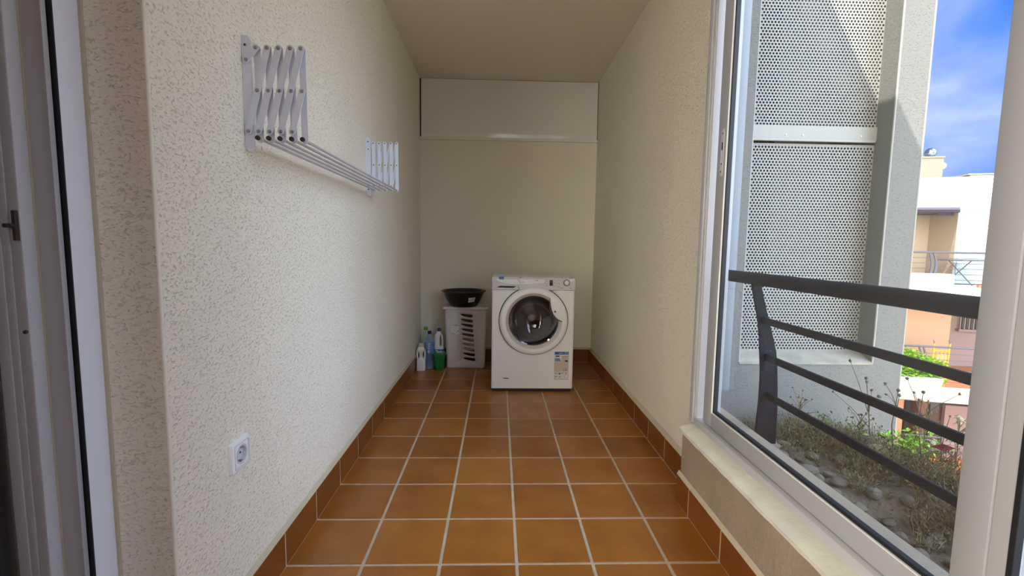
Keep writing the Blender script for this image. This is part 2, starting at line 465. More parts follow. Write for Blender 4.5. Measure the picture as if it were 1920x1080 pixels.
part('glazing_bead', 'white2', sA, lambda bm: (box(bm, 1.5605, 1.57, .2805, .284, .4235, 2.34, .0008), box(bm, 1.5605, 1.57, -.668, .2805, .4235, .427, .0008), box(bm, 1.5605, 1.57, -.668, .2805, 2.3365, 2.34, .0008)))
part('gasket', 'rubber', sA, lambda bm: (box(bm, 1.566, 1.582, .2715, .2805, .427, 2.3365, .0008), box(bm, 1.566, 1.582, -.66, .2715, .427, .436, .0008), box(bm, 1.566, 1.582, -.66, .2715, 2.3275, 2.3365, .0008), box(bm, 1.573, 1.582, -.668, -.664, .427, 2.33)))
part('pane', 'pane', sA, lambda bm: box(bm, 1.574, 1.579, -.66, .276, .433, 2.333))
# second sash, a track further in, starts at the meeting stile
sB = part('sash', 'alu', w, lambda bm: sash(bm, -.94, -.7245, 1.566, 1.602, sw=.030), smooth=True)
part('gasket', 'rubber', sB, lambda bm: box(bm, 1.561, 1.575, -.7665, -.757, .42, 2.34, .001))
part('pane', 'pane', sB, lambda bm: box(bm, 1.578, 1.583, -.89, -.766, .42, 2.345))
def latch(bm):
    y, z0, z1 = .312, 1.357, 1.535
    t = bmesh.new(); vs = rrect(y - .011, y + .011, z0, z1, .009)
    prism(bm, vs, 'x', 1.5595, 1.564, .0008)
la = part('latch', 'whiteg', sA, latch, smooth=True, label='long pale recessed latch plate')
part('latch_slot', 'dark', la, lambda bm: (prism(bm, rrect(.306, .314, 1.40, 1.485, .003), 'x', 1.5588, 1.5597), tube(bm, [(1.5588, .312, 1.518), (1.5598, .312, 1.518)], .0035, 10), tube(bm, [(1.5588, .312, 1.374), (1.5598, .312, 1.374)], .0035, 10)))
part('latch_lever', 'whiteg', la, lambda bm: box(bm, 1.556, 1.5592, .307, .313, 1.405, 1.455, .001))
place(w, w.location)
for s_ in (sA, sB):
    pass

# ------------------------------------------------------------------ sliding door at the near corner
d = thing('door_1', 'white sliding door jamb with grooves and a black seal', 'door', (-.15, -.53, 0), kind='structure')
part('jamb', 'alu_b', d, lambda bm: box(bm, -.17, -.125, -.535, -.4795, -.01, ZC - .001, .001))
part('silicone', 'silicone', d, lambda bm: box(bm, -.131, -.1175, -.4835, -.4785, 0, ZC - .002, .002))
part('seal', 'rubber', d, lambda bm: (box(bm, -.17, -.1385, -.541, -.5352, -.01, ZC - .001), box(bm, -.14, -.1253, -.5372, -.5345, -.01, ZC - .001)))
part('stile', 'alu_in', d, lambda bm: (box(bm, -.172, -.1315, -.5505, -.5412, -.01, ZC - .001, .001), box(bm, -.1345, -.1310, -.5522, -.545, -.01, ZC - .001, .0006)), smooth=True)
part('dirty_joint', 'silicone', d, lambda bm: box(bm, -.1755, -.1705, -.5535, -.545, 0, ZC - .002, .0005))
part('stile', 'alu', d, lambda bm: box(bm, -.23, -.171, -.579, -.5537, -.01, ZC - .001, .001))
def grooves(bm):
    for x0, x1, y in ((-.190, -.172, -.5805), (-.2035, -.190, -.583), (-.2245, -.2035, -.5855)):
        box(bm, x0, x1, y, -.5788, -.01, ZC - .001, .0012)
part('track', 'alu_in', d, grooves, smooth=True)
part('leaf', 'winglass', d, lambda bm: box(bm, -.29, -.246, -1.75, -.56, 0, ZC - .002, .002))  # dark leaf added to keep side light off the reveal and jamb
lk = part('lock_striker', 'rust', d, lambda bm: (box(bm, -.1795, -.1725, -.587, -.580, 1.075, 1.13, .001), tube(bm, [(-.178, -.584, 1.102), (-.178, -.5935, 1.102)], .004, 10), tube(bm, [(-.178, -.5935, 1.102), (-.186, -.5935, 1.102)], .004, 10)))
part('screw', 'rust', d, lambda bm: (tube(bm, [(-.176, -.5795, .905), (-.176, -.5845, .905)], .0035, 8)))
place(d, d.location)

# ------------------------------------------------------------------ wall socket
t = thing('wall_socket', 'white square power socket low on the cream wall', 'socket', (0, -.2365, .503))
def plate(bm):
    outer = rrect(-.043, .043, -.043, .043, .006)
    R = [[(x, a * k, b * k) for a, b in outer] for x, k in ((0, 1.), (.006, 1.), (.011, .955), (.0125, .9))]
    loft(bm, R, True, False)
    holed(bm, [(a * .9, b * .9) for a, b in outer], [[(.027 * math.cos(q * PI / 16), .027 * math.sin(q * PI / 16)) for q in range(32)]], lambda a, b: (.0125, a, b))
    bmesh.ops.remove_doubles(bm, verts=bm.verts, dist=.0003)
part('faceplate', 'white2', t, plate, smooth=True)
part('socket_cup', 'whiteg', t, lambda bm: lathe(bm, [(.0272, .0125), (.0255, .0135), (.0215, .0125), (.0205, .003), (0, .003)], 32, AX((1, 0, 0), (0, 0, 0))), smooth=True)
part('inner_frame', 'whiteg', t, lambda bm: bead(bm, -.0325, .0325, -.0325, .0325, .0123, .0131, .0015))
part('pin_hole', 'dark', t, lambda bm: tube(bm, [(.003, -.0085, 0), (.0036, -.0085, 0)], .003, 10))
part('pin_hole', 'dark', t, lambda bm: tube(bm, [(.003, .0085, 0), (.0036, .0085, 0)], .003, 10))
part('earth_clip', 'steel', t, lambda bm: box(bm, .003, .0115, -.003, .003, .0165, .0195, .0005))
part('earth_clip', 'steel', t, lambda bm: box(bm, .003, .0115, -.003, .003, -.0195, -.0165, .0005))

# ------------------------------------------------------------------ drying rack
t = thing('drying_rack', 'white folding wall drying rack with two scissor brackets and five rods', 'drying rack', (0, .44, 1.35))
PX = [.0125, .040, .070, .1005, .132, .1615]
ZTOP, ZMID, ZBOT, ZROD = 1.604, 1.492, 1.383, 1.364
def strip(bm, p, q, y, wd=.0178, th=.0022):
    """flat bar with round ends from p to q (x, z) lying in the plane y"""
    a = Vector((p[0], p[1])); b = Vector((q[0], q[1])); dvec = (b - a).normalized(); n = Vector((-dvec.y, dvec.x)); r = wd / 2
    pts = []
    for k in range(9):
        an = PI / 2 + PI * k / 8; v = dvec * math.cos(an) + n * math.sin(an); pts.append(a + v * r)
    for k in range(9):
        an = -PI / 2 + PI * k / 8; v = dvec * math.cos(an) + n * math.sin(an); pts.append(b + v * r)
    prism(bm, [(v.x, v.y) for v in pts], 'y', y - th / 2, y + th / 2)
for bi, (yb, s) in enumerate(((-.135, 1), (1.02, -1))):
    # s = +1: slanted bars on the camera side; -1: upright bars on the camera side
    br = bpy.data.objects.new('bracket', None); C.objects.link(br); br.parent = t
    def pl(bm):
        z0, z1 = 1.331, 1.637
        prism(bm, [(0.0005, z0 + .008), (0.008, z0), (.018, z0), (.026, z0 + .006), (.026, z1 - .012), (.018, z1), (.0005, z1)], 'y', yb - .001, yb + .0015)
        box(bm, .0005, .003, yb, yb + .032, z0, z1, .0005)
    part('wall_plate', 'rackw', br, pl)
    ys, yu = (yb - .0035, yb - .0012) if s > 0 else (yb + .0035, yb - .0035)
    if s > 0: yu = yb + .0032
    for k in range(4):
        part('scissor_bar', 'rackw', br, lambda bm: strip(bm, (PX[k], ZBOT), (PX[k + 2], ZTOP), ys - .0003 * k))
    part('scissor_bar', 'rackw', br, lambda bm: strip(bm, (PX[4], ZBOT), (PX[5], ZMID), ys - .0015))
    part('scissor_bar', 'rackw', br, lambda bm: strip(bm, (.0135, 1.573), (PX[1], ZTOP), ys - .0003))
    for k in range(1, 6):
        part('scissor_bar', 'rackw', br, lambda bm: strip(bm, (PX[k], ZTOP), (PX[k] + .001, ZROD - .002), yu + .0003 * k))
    yy = min(ys, yu) - .0015
    for x, z in [(PX[k], z) for k in range(1, 6) for z in (ZTOP, ZMID)] + [(PX[k], ZBOT) for k in range(1, 5)] + [(.0135, 1.573), (PX[0], ZBOT)]:
        part('rivet', 'rivet' if s > 0 else 'darkgrey', br, lambda bm: lathe(bm, [(.0052, 0), (.0052, .001), (.004, .003), (0, .0042)] if s > 0 else [(.003, 0), (.003, .0006), (0, .0012)], 12, AX((0, -1, 0), (x, yy, z))), smooth=True)
    for z in ((1.365, 1.612) if bi else (1.612,)):
        part('screw', 'darkgrey', br, lambda bm: tube(bm, [(.012 if bi else .010, yb - .0025, z), (.012 if bi else .010, yb - .0008, z)], .0035, 10))
for k in range(1, 6):
    z = ZROD - .0005 * k
    r_ = part('rod', 'rod', t, lambda bm: tube(bm, [(PX[k] + .001, -.147, z), (PX[k] + .001, 1.032, z)], .0045, 12), smooth=True)
    part('rod_end', 'rust', r_, lambda bm: lathe(bm, [(.0062, 0), (.0066, .005), (.0055, .008), (0, .0085)], 14, AX((0, -1, 0), (PX[k] + .001, -.1445, z))), smooth=True, label='dark rusty rod end')
for c in t.children: c.matrix_parent_inverse = Matrix.Translation(-t.location)

# ------------------------------------------------------------------ washing machine
WX0, WX1, WY, WZ0, WZ1 = .662, 1.267, 1.82, .024, .85
WD = 2.335
t = thing('washing_machine', 'white front-loading washing machine with dark porthole door on the tiled floor', 'washing machine', ((WX0 + WX1) / 2, 2.08, 0))
dcx, dcz = .9675, .533
circ = lambda r, n=64, cx=dcx, cz=dcz: [(cx + r * math.cos(2 * PI * k / n), cz + r * math.sin(2 * PI * k / n)) for k in range(n)]
ZP = .757
def wbody(bm):
    r = .012
    ring = [(WX0, WY + r), (WX0 + r * .3, WY + r * .3), (WX0 + r, WY), ]
    fr = [(WX0 + r, WZ0), (WX1 - r, WZ0), (WX1 - r, ZP), (WX0 + r, ZP)]
    holed(bm, fr, [circ(.243)], lambda a, b: (a, WY, b))
    for sx in (0, 1):
        xs = [WX0, WX0 + .0035, WX0 + r] if not sx else [WX1, WX1 - .0035, WX1 - r]
        ys_ = [WY + r, WY + .0035, WY]
        pts = [(xs[0], WD)] + list(zip(xs, ys_))
        A = [bm.verts.new((x, y, WZ0)) for x, y in pts]; B = [bm.verts.new((x, y, ZP)) for x, y in pts]
        for k in range(3): bm.faces.new((A[k], A[k + 1], B[k + 1], B[k]))
    # side upper parts, back, bottom
    box(bm, WX0 + .001, WX1 - .001, WD - .01, WD, WZ0, WZ1 - .03)
    for xa, xb in ((WX0, WX0 + .004), (WX1 - .004, WX1)): box(bm, xa, xb, WY + .03, WD, ZP - .002, WZ1 - .026)
    box(bm, WX0 + .002, WX1 - .002, WY + .012, WD - .002, WZ0, WZ0 + .006)
part('cabinet', 'white', t, wbody, smooth=True)
part('top_plate', 'white2', t, lambda bm: box(bm, WX0 - .001, WX1 + .001, WY + .012, WD + .003, WZ1 - .028, WZ1 + .001, .008, 3), smooth=True)
part('underside_shade', 'dark', t, lambda bm: box(bm, WX0 + .004, WX1 - .012, WY + .010, WD - .02, .004, WZ0 + .001))  # dark slab standing in for the shade in the gap under the cabinet
for fx in (WX0 + .035, WX1 - .035):
    for fy in (WY + .045, WD - .05):
        part('foot', 'dark', t, lambda bm: lathe(bm, [(0, 0), (.02, 0), (.02, .008), (.01, .012), (.01, .02)], 16, Matrix.Translation((fx, fy, 0))))
# control fascia with rounded upper corners
SPL = .862                                   # where drawer and panel meet at the bottom
def fascia_poly(x0, x1, l, r_):
    p = [(x0, ZP + .003), (x1, ZP + .003)]
    if r_: p += [(x1, WZ1 - .016), (x1 - .005, WZ1 - .005), (x1 - .016, WZ1)]
    else: p += [(x1 - .045, WZ1)]
    if l: p += [(x0 + .016, WZ1), (x0 + .005, WZ1 - .005), (x0, WZ1 - .016)]
    else: p += [(x0 - .045, WZ1)]
    return p
cp = part('control_panel', 'fascia', t, lambda bm: prism(bm, fascia_poly(SPL + .0012, WX1, 0, 1), 'y', WY - .008, WY + .03, .0025), smooth=True)
slot = [(.6965, .7735), (.708, .783), (.722, .787), (.812, .7855), (.838, .7852), (.830, .779), (.8186, .7715), (.79, .7705)]
def drawer(bm):
    p = fascia_poly(WX0, SPL - .0012, 1, 0)
    holed(bm, p, [slot], lambda a, b: (a, WY - .008, b))
    A = p
    vs0 = [bm.verts.new((a, WY - .008, b)) for a, b in p]; vs1 = [bm.verts.new((a, WY + .03, b)) for a, b in p]
    for k in range(len(p)): bm.faces.new((vs0[k], vs0[(k + 1) % len(p)], vs1[(k + 1) % len(p)], vs1[k]))
    s0 = [bm.verts.new((a, WY - .008, b)) for a, b in slot]; s1 = [bm.verts.new((a, WY + .016, b + .004)) for a, b in slot]
    for k in range(len(slot)): bm.faces.new((s0[k], s0[(k + 1) % len(slot)], s1[(k + 1) % len(slot)], s1[k]))
    bmesh.ops.remove_doubles(bm, verts=bm.verts, dist=.0002)
dr = part('detergent_drawer', 'fascia', t, drawer)
part('grip_recess', 'dark', dr, lambda bm: prism(bm, [(a, b + .006) for a, b in slot], 'y', WY + .014, WY + .017))
part('grip_lip', 'white2', dr, lambda bm: prism(bm, [(.679, .7655), (.70, .7715), (.79, .769), (.812, .7655), (.80, .762), (.72, .7635)], 'y', WY - .0115, WY - .0075, .001), smooth=True)
def wx(px): return WX0 + (px - 922.5) * .003916
def wz(px, py): return WZ1 - (py - .018 * (px - 922.5) - 519.5) * .003953
YF = WY - .0082
def band(bm, pts, th=.0008): prism(bm, [(wx(a), wz(a, b)) for a, b in pts], 'y', YF - th, YF + .0005)
part('glossy_stripe', 'white2', dr, lambda bm: band(bm, [(929, 522.5), (932, 526), (938, 529), (950, 531.5), (960, 532.6), (975.3, 533.3), (969.2, 524.2), (950, 523.8), (940, 523)]))
part('glossy_stripe', 'white2', cp, lambda bm: band(bm, [(976.8, 533.3), (985, 533.6), (993, 533), (1003, 531.6), (1015, 531), (1020, 531), (1020, 524.8), (1005, 524.5), (985, 524), (972, 523.4), (970.8, 524.2)]))
part('glossy_stripe', 'white2', cp, lambda bm: band(bm, [(1068.5, 529.5), (1073, 527), (1077, 524.8), (1072, 524.6), (1066, 525.2)]))
part('divider', 'whiteg', cp, lambda bm: band(bm, [(967.2, 518.5), (968.8, 518.5), (976.3, 530), (975, 530.2)], .0012))
lg = part('brand_badge', 'ltblue', dr, lambda bm: prism(bm, rrect(wx(935), wx(944.2), wz(940, 524.3), wz(940, 517.3), .002), 'y', YF - .0014, YF), label='small blue brand badge')
part('badge_print', 'blue', lg, lambda bm: band(bm, [(935.3, 519.2), (944, 518.8), (944, 523), (935.3, 522.7)], .0018))
part('badge_print', 'ltblue', lg, lambda bm: band(bm, [(936.5, 520.6), (940, 520.2), (943.6, 521.4), (940, 521.2)], .0021))
for q in ([(972.5, 520.4), (976, 520), (976, 521.2), (972.5, 521.4)], [(978.2, 528.4), (979.8, 528.4), (979.8, 529.6), (978.2, 529.6)], [(980.6, 529), (982.4, 529), (982.4, 529.4), (980.6, 529.4)]):
    part('print_mark', 'ink', cp, lambda bm: band(bm, q, .0012))
part('red_print', 'red', cp, lambda bm: (band(bm, [(1000, 526.2), (1003.4, 526.2), (1003.4, 526.7), (1000, 526.7)], .0012), band(bm, [(1004.2, 526), (1008, 526), (1007.6, 527.2), (1004.2, 526.9)], .0012)))
part('display', 'dark', cp, lambda bm: band(bm, [(1028.9, 525.7), (1034.7, 525.7), (1034.7, 536.2), (1028.9, 536.2)], .0016))
part('display_segment', 'darkgrey', cp, lambda bm: band(bm, [(1029.4, 526.2), (1034.2, 526.2), (1034.2, 530), (1029.4, 530)], .0019))
for (px, py, r) in ((1023.6, 530.2, .0095), (1038, 528, .0085), (1046, 528.4, .0085), (1038, 534.2, .0085), (1046, 534.8, .0085)):
    b_ = part('button', 'white2', cp, lambda bm: lathe(bm, [(r * .86, 0), (r * .86, .004), (r * .7, .0055), (0, .006)], 20, AX((0, -1, 0), (wx(px), YF, wz(px, py)))), smooth=True)
    part('button_ring', 'darkgrey', b_, lambda bm: lathe(bm, [(r * .88, 0), (r * .88, .0012), (r, .001), (r, 0)], 20, AX((0, -1, 0), (wx(px), YF, wz(px, py)))))
dl = part('program_dial', 'white2', cp, lambda bm: lathe(bm, [(.0185, 0), (.0175, .014), (.0155, .018), (0, .0185)], 28, AX((0, -1, 0), (wx(1060.6), YF, wz(1060, 530.6)))), smooth=True)
part('dial_skirt', 'darkgrey', dl, lambda bm: lathe(bm, [(.0235, 0), (.0232, .003), (.0195, .006), (.0185, .006)], 28, AX((0, -1, 0), (wx(1060.6), YF, wz(1060, 531.1)))), smooth=True)
for k in range(15):
    a = -PI * .2 + 1.4 * PI * k / 14 + PI
    cx, cz = wx(1060.6) + .033 * math.cos(a), wz(1060, 531) + .033 * math.sin(a)
    part('dial_mark', 'ink', cp, lambda bm: box(bm, cx - .0022, cx + .0022, YF - .0006, YF, cz - .0009, cz + .0009))
if True:
    for (px, py, w_) in ((1023.6, 535.6, .006), (1038, 537.6, .006), (1046, 538.4, .008), (1052, 540.6, .012), (1069, 541, .009), (1052, 522.2, .009), (1067.8, 522.4, .011), (1059.5, 523.6, .006)):
        part('print_mark', 'ink', cp, lambda bm: box(bm, wx(px) - w_, wx(px) + w_, YF - .0006, YF, wz(px, py) - .0012, wz(px, py) + .0012))
# door: dark gap, ring, porthole, handle
part('door_gap', 'dark', t, lambda bm: lathe(bm, [(.2555, 0), (.2555, .0012), (.240, .0012), (.236, -.03)], 72, AX((0, -1, 0), (dcx, WY, dcz))), smooth=True)
dp = [(.2495, .000), (.2500, .010), (.2480, .022), (.2420, .031), (.2300, .0365), (.2150, .0385), (.2060, .0375), (.2045, .0345), (.1960, .028), (.1880, .022), (.1835, .012), (.1825, .000)]
dr_ = part('door', 'white2', t, lambda bm: lathe(bm, dp, 96, AX((0, -1, 0), (dcx, WY, dcz))), smooth=True)
part('inner_ring', 'pinkgrey', dr_, lambda bm: lathe(bm, [(.2044, .0354), (.1960, .0292), (.1875, .0232), (.1852, .019)], 96, AX((0, -1, 0), (dcx, WY, dcz))), smooth=True)
part('porthole', 'door_glass', dr_, lambda bm: lathe(bm, [(.183, .014), (.172, .010), (.160, -.012), (.140, -.045), (.10, -.072), (.05, -.084), (0, -.087)], 64, AX((0, -1, 0), (dcx, WY, dcz))), smooth=True)
def handle(bm):
    p = []
    a0, a1 = math.atan2(.182, .116), math.atan2(.004, .216)
    for k in range(13):
        a = a0 + (a1 - a0) * k / 12; p.append((.2165 * math.cos(a), .2165 * math.sin(a)))
    p += [(.195, .008), (.176, .017), (.160, .030), (.143, .052), (.130, .080), (.121, .115), (.1165, .15)]
    R = []
    c_ = (.165, .10)
    for y, k in ((.020, 1), (.037, 1), (.0405, .985), (.0415, .94)):
        R.append([(dcx + c_[0] + (a - c_[0]) * k, WY - y, dcz + c_[1] + (b - c_[1]) * k) for a, b in p])
    loft(bm, R, True, True)
hd = part('door_handle', 'white2', dr_, handle, smooth=True)
part('handle_painted_shade', 'darkgrey', dr_, lambda bm: prism(bm, [(dcx + a, dcz + b) for a, b in [(.112, .19), (.1145, .19), (.1155, .15), (.120, .115), (.129, .08), (.142, .052), (.159, .03), (.175, .016), (.194, .006), (.214, .0005), (.206, -.003), (.185, .003), (.165, .012), (.148, .028), (.132, .05), (.118, .08), (.112, .12)]], 'y', WY - .036, WY - .022))  # dark sliver painting the shade along the handle edge
part('red_dot', 'red', hd, lambda bm: lathe(bm, [(.0075, 0), (.0075, .001), (0, .0014)], 18, AX((0, -1, 0), (dcx + .152, WY - .0417, dcz + .074))))
def drum(bm):
    lathe(bm, [(.235, .01), (.24, -.04), (.24, -.36), (.22, -.37), (.06, -.35), (0, -.34)], 64, AX((0, -1, 0), (dcx, WY, dcz)))
dm = part('drum', 'drum', t, drum, smooth=True)
part('drum_hub', 'white2', dm, lambda bm: lathe(bm, [(.034, -.352), (.032, -.335), (.022, -.322), (0, -.316)], 32, AX((0, -1, 0), (dcx + .012, WY, dcz - .03))), smooth=True)
for k in range(3):
    a = PI * .5 + 2 * PI * k / 3 + .5
    cx, cz = dcx + .222 * math.cos(a), dcz + .222 * math.sin(a)
    part('drum_paddle', 'steel', dm, lambda bm: tube(bm, [(cx, WY + .07, cz), (cx, WY + .33, cz)], .022, 12), smooth=True)
part('door_seal', 'darkgrey', t, lambda bm: lathe(bm, [(.183, .001), (.205, -.012), (.232, -.03), (.215, -.045), (.236, -.05)], 64, AX((0, -1, 0), (dcx, WY, dcz))), smooth=True)
fl = part('filter_flap', 'white', t, lambda bm: prism(bm, rrect(.716, .850, .0255, .112, .014), 'y', WY - .0012, WY + .001, .0006), smooth=True)
part('flap_grip', 'dark', fl, lambda bm: prism(bm, [(.746, .1005), (.762, .0975), (.783, .0975), (.797, .1), (.783, .103), (.76, .1035)], 'y', WY - .0022, WY - .001))
part('flap_grip_lip', 'white2', fl, lambda bm: prism(bm, [(.746, .0998), (.762, .0965), (.783, .0965), (.797, .0992), (.786, .0935), (.758, .0935)], 'y', WY - .0024, WY - .001))
# energy label
ex0, ex1, ez0, ez1 = 1.128, 1.233, .094, .303
YS = WY - .0006
el = part('energy_label', 'paper', t, lambda bm: box(bm, ex0, ex1, YS, WY + .0003, ez0, ez1), label='paper energy rating label')
def U(u, v): return (ex0 + u * (ex1 - ex0), ez1 - v * (ez1 - ez0))
def lab(name, m, rects, lift=.0004):
    for u0, v0, u1, v1 in rects:
        (a, b), (c, d_) = U(u0, v0), U(u1, v1)
        part(name, m, el, lambda bm: box(bm, a, c, YS - lift, YS, d_, b))
lab('label_border', 'ink', [(0, 0, 1, .005), (0, .99, 1, 1), (0, 0, .012, 1), (.985, 0, 1, 1)])
lab('label_header', 'blue', [(.02, .01, .97, .105)])
lab('header_text', 'ltblue', [(.3, .045, .62, .075), (.72, .02, .79, .05), (.83, .02, .9, .05), (.72, .06, .79, .09), (.83, .06, .9, .09)], .0007)
lab('rating_bar', 'blue', [(.03, .245, .38, .275), (.03, .285, .42, .315), (.03, .325, .47, .345)])
lab('label_body', 'beige', [(.02, .36, .96, .70), (.5, .21, .96, .36), (.55, .145, .96, .2)], .0003)
lab('label_box', 'ink', [(.08, .135, .35, .19), (.52, .165, .95, .172), (.5, .19, .95, .197), (.62, .60, .96, .606), (.62, .72, .96, .726), (.62, .60, .632, .726), (.05, .70, .5, .712), (.02, .75, .95, .756)])
lab('label_pictogram', 'darkgrey', [(.08, .78, .2, .8), (.32, .77, .45, .82), (.55, .77, .66, .795), (.82, .78, .9, .81), (.27, .76, .28, .95), (.5, .76, .51, .95), (.76, .76, .77, .95), (.06, .88, .2, .905), (.36, .88, .41, .93)])
def arrow(bm):
    pts = [U(.72, .335), U(.79, .31), U(.95, .31), U(.95, .36), U(.79, .36)]
    prism(bm, pts, 'y', YS - .0006, YS)
part('rating_arrow', 'dark', el, arrow)
def num(bm): 
    (a, b) = U(.79, .663)
    text_mesh(bm, '196', .019, Matrix.Translation((a, YS - .0006, b)) @ Matrix.Rotation(PI / 2, 4, 'X'))
part('label_number', 'ink', el, num)
place(t, t.location)

# ------------------------------------------------------------------ laundry hamper and basin
t = thing('laundry_hamper', 'tall grey plastic laundry hamper with slotted front and pale lid beside the washer', 'laundry hamper', (.43, 2.55, 0))
def hring(z, k=0.):
    f = z / .525
    x0, x1 = .263 - .016 * f, .593 + .020 * f
    y0, y1 = 2.437 - .010 * f, 2.655 + .008 * f
    return [(x, y, z) for x, y in rrect(x0 + k, x1 - k, y0 + k, y1 - k, .022 - k * .5, 10)]
def hbody(bm):
    n = 10
    loft(bm, [hring(.0, .006), hring(.008)], True, False)
    skip = (3 * n - 1,)      # the flat between the two front corners
    loft(bm, [hring(.008), hring(.525)], False, False, skip)
    a, b = Vector(hring(.008)[3 * n - 1]), Vector(hring(.008)[(3 * n) % (4 * n)])
    c, d_ = Vector(hring(.525)[3 * n - 1]), Vector(hring(.525)[(3 * n) % (4 * n)])
    def P(u, v): return (a.lerp(b, u)).lerp(c.lerp(d_, u), v)
    holes = []
    for i in range(10):
        zc = .469 - .0429 * i; xo = .383 + .0028 * i
        h = .0175 if i < 9 else .016
        pts = [(0, .012), (.012, .0165), (.03, .016), (.07, .011), (.095, .009), (.103, .004), (.105, -.010), (.100, -.0165), (.085, -.0165), (.05, -.010), (.02, -.001), (.004, .006)]
        if 4 <= i: pts = [(q, w_ * .95) for q, w_ in pts]
        loop = []
        for q, w_ in pts:
            X, Z = xo + q, zc + w_
            v = (Z - .008) / .517
            xa = a.x + (c.x - a.x) * v; xb = b.x + (d_.x - b.x) * v
            loop.append(((X - xa) / (xb - xa), v))
        holes.append(loop)
    holed(bm, [(0, 0), (1, 0), (1, 1), (0, 1)], holes, P)
    bmesh.ops.remove_doubles(bm, verts=bm.verts, dist=.0004)
bm = bmesh.new(); hbody(bm); hb = obj('hamper_body', bm, 'hamper', t, True, 11)
sm = hb.modifiers.new('wall', 'SOLIDIFY'); sm.thickness = .003; sm.offset = -1
part('foot_rim', 'hamper', t, lambda bm: loft(bm, [[(x + (x - .428) * .012, y + (y - 2.546) * .012, zz) for x, y, _ in hring(.0)] for zz in (.012, .016, .020)], True, True), smooth=True)
def lid(bm):
    def R(k, z): return [(x, y, z) for x, y in rrect(.226 + k, .631 - k, 2.418 + k, 2.684 - k, .028, 6)]
    loft(bm, [R(.004, .522), R(.0, .526), R(.0, .538), R(.004, .545), R(.022, .5475), R(.03, .5455), R(.05, .5455)], True, True)
part('lid', 'lid', t, lid, smooth=True)
st = part('sticker', 'paper', t, lambda bm: box(bm, .299, .373, 2.4265, 2.4305, .306, .393), label='white product sticker')
for xa, xb, za, zb in ((.315, .37, .385, .388), (.335, .37, .379, .381), (.303, .335, .310, .314), (.358, .366, .330, .339)):
    part('sticker_print', 'ink', st, lambda bm: box(bm, xa, xb, 2.4262, 2.4266, za, zb))
place(t, t.location)
def blob(cx, cy, cz, sx, sy, sz, seed):
    bm = bmesh.new(); bmesh.ops.create_icosphere(bm, subdivisions=3, radius=1)
    rnd = random.Random(seed); ph = [rnd.uniform(0, 6) for _ in range(6)]
    for v in bm.verts:
        c = v.co.copy()
        k = 1 + .12 * math.sin(5 * c.x + ph[0]) * math.sin(4 * c.y + ph[1]) + .08 * math.sin(9 * c.z + 4 * c.x + ph[2])
        v.co = Vector((cx + c.x * sx * k, cy + c.y * sy * k, cz + c.z * sz * k))
    return bm
tag(obj('crumpled_garment', blob(.43, 2.545, .075, .145, .095, .062, 3), 'cloth3', None, True), 'dark crumpled garment seen through the lowest slots of the hamper', 'clothing')
tag(obj('crumpled_garment', blob(.41, 2.535, .175, .145, .09, .038, 5), 'cloth2', None, True), 'white crumpled garment lying in the middle of the hamper', 'clothing')
tag(obj('crumpled_garment', blob(.44, 2.54, .253, .15, .093, .036, 9), 'cloth1', None, True), 'beige crumpled garment on top of the washing in the hamper', 'clothing')

t = thing('wash_basin', 'round black plastic basin standing on the hamper lid', 'basin', (.406, 2.492, .5475))
prof = [(0, .004), (.100, .004), (.112, .000), (.120, .006), (.148, .055), (.168, .100), (.176, .122), (.190, .127), (.1935, .131), (.1935, .137), (.188, .1385), (.172, .134), (.163, .118), (.142, .056), (.114, .012), (0, .009)]
part('bowl', 'black', t, lambda bm: lathe(bm, prof, 72), smooth=True)
def bsticker(bm):
    a0 = math.radians(-90 + 19)
    V = []
    for z, r in ((.0455, .1462), (.0655, .1545), (.0860, .1632)):
        V.append([bm.verts.new(((r + .0008) * math.cos(a0 + k * .08), (r + .0008) * math.sin(a0 + k * .08), z + .004 * k / 5)) for k in range(6)])
    for A, B in zip(V, V[1:]):
        for k in range(5): bm.faces.new((A[k], A[k + 1], B[k + 1], B[k]))
bs = part('sticker', 'paper', t, bsticker, label='white price sticker')
def bprint(bm, z0, z1, n0, n1):
    a0 = math.radians(-90 + 20.5); rr = .1462 + (z0 - .0455) / .0405 * .017 + .0018
    A = [bm.verts.new((rr * math.cos(a0 + k * .075), rr * math.sin(a0 + k * .075), z0 + .0008 * k)) for k in range(n0, n1 + 1)]
    B = [bm.verts.new(((rr + .0009) * math.cos(a0 + k * .075), (rr + .0009) * math.sin(a0 + k * .075), z1 + .0008 * k)) for k in range(n0, n1 + 1)]
    for k in range(n1 - n0): bm.faces.new((A[k], A[k + 1], B[k + 1], B[k]))
for q in ((.064, .0665, 0, 5), (.0535, .056, 3, 5), (.0745, .0755, 2, 5)): part('sticker_print', 'ink', bs, bprint, *q)

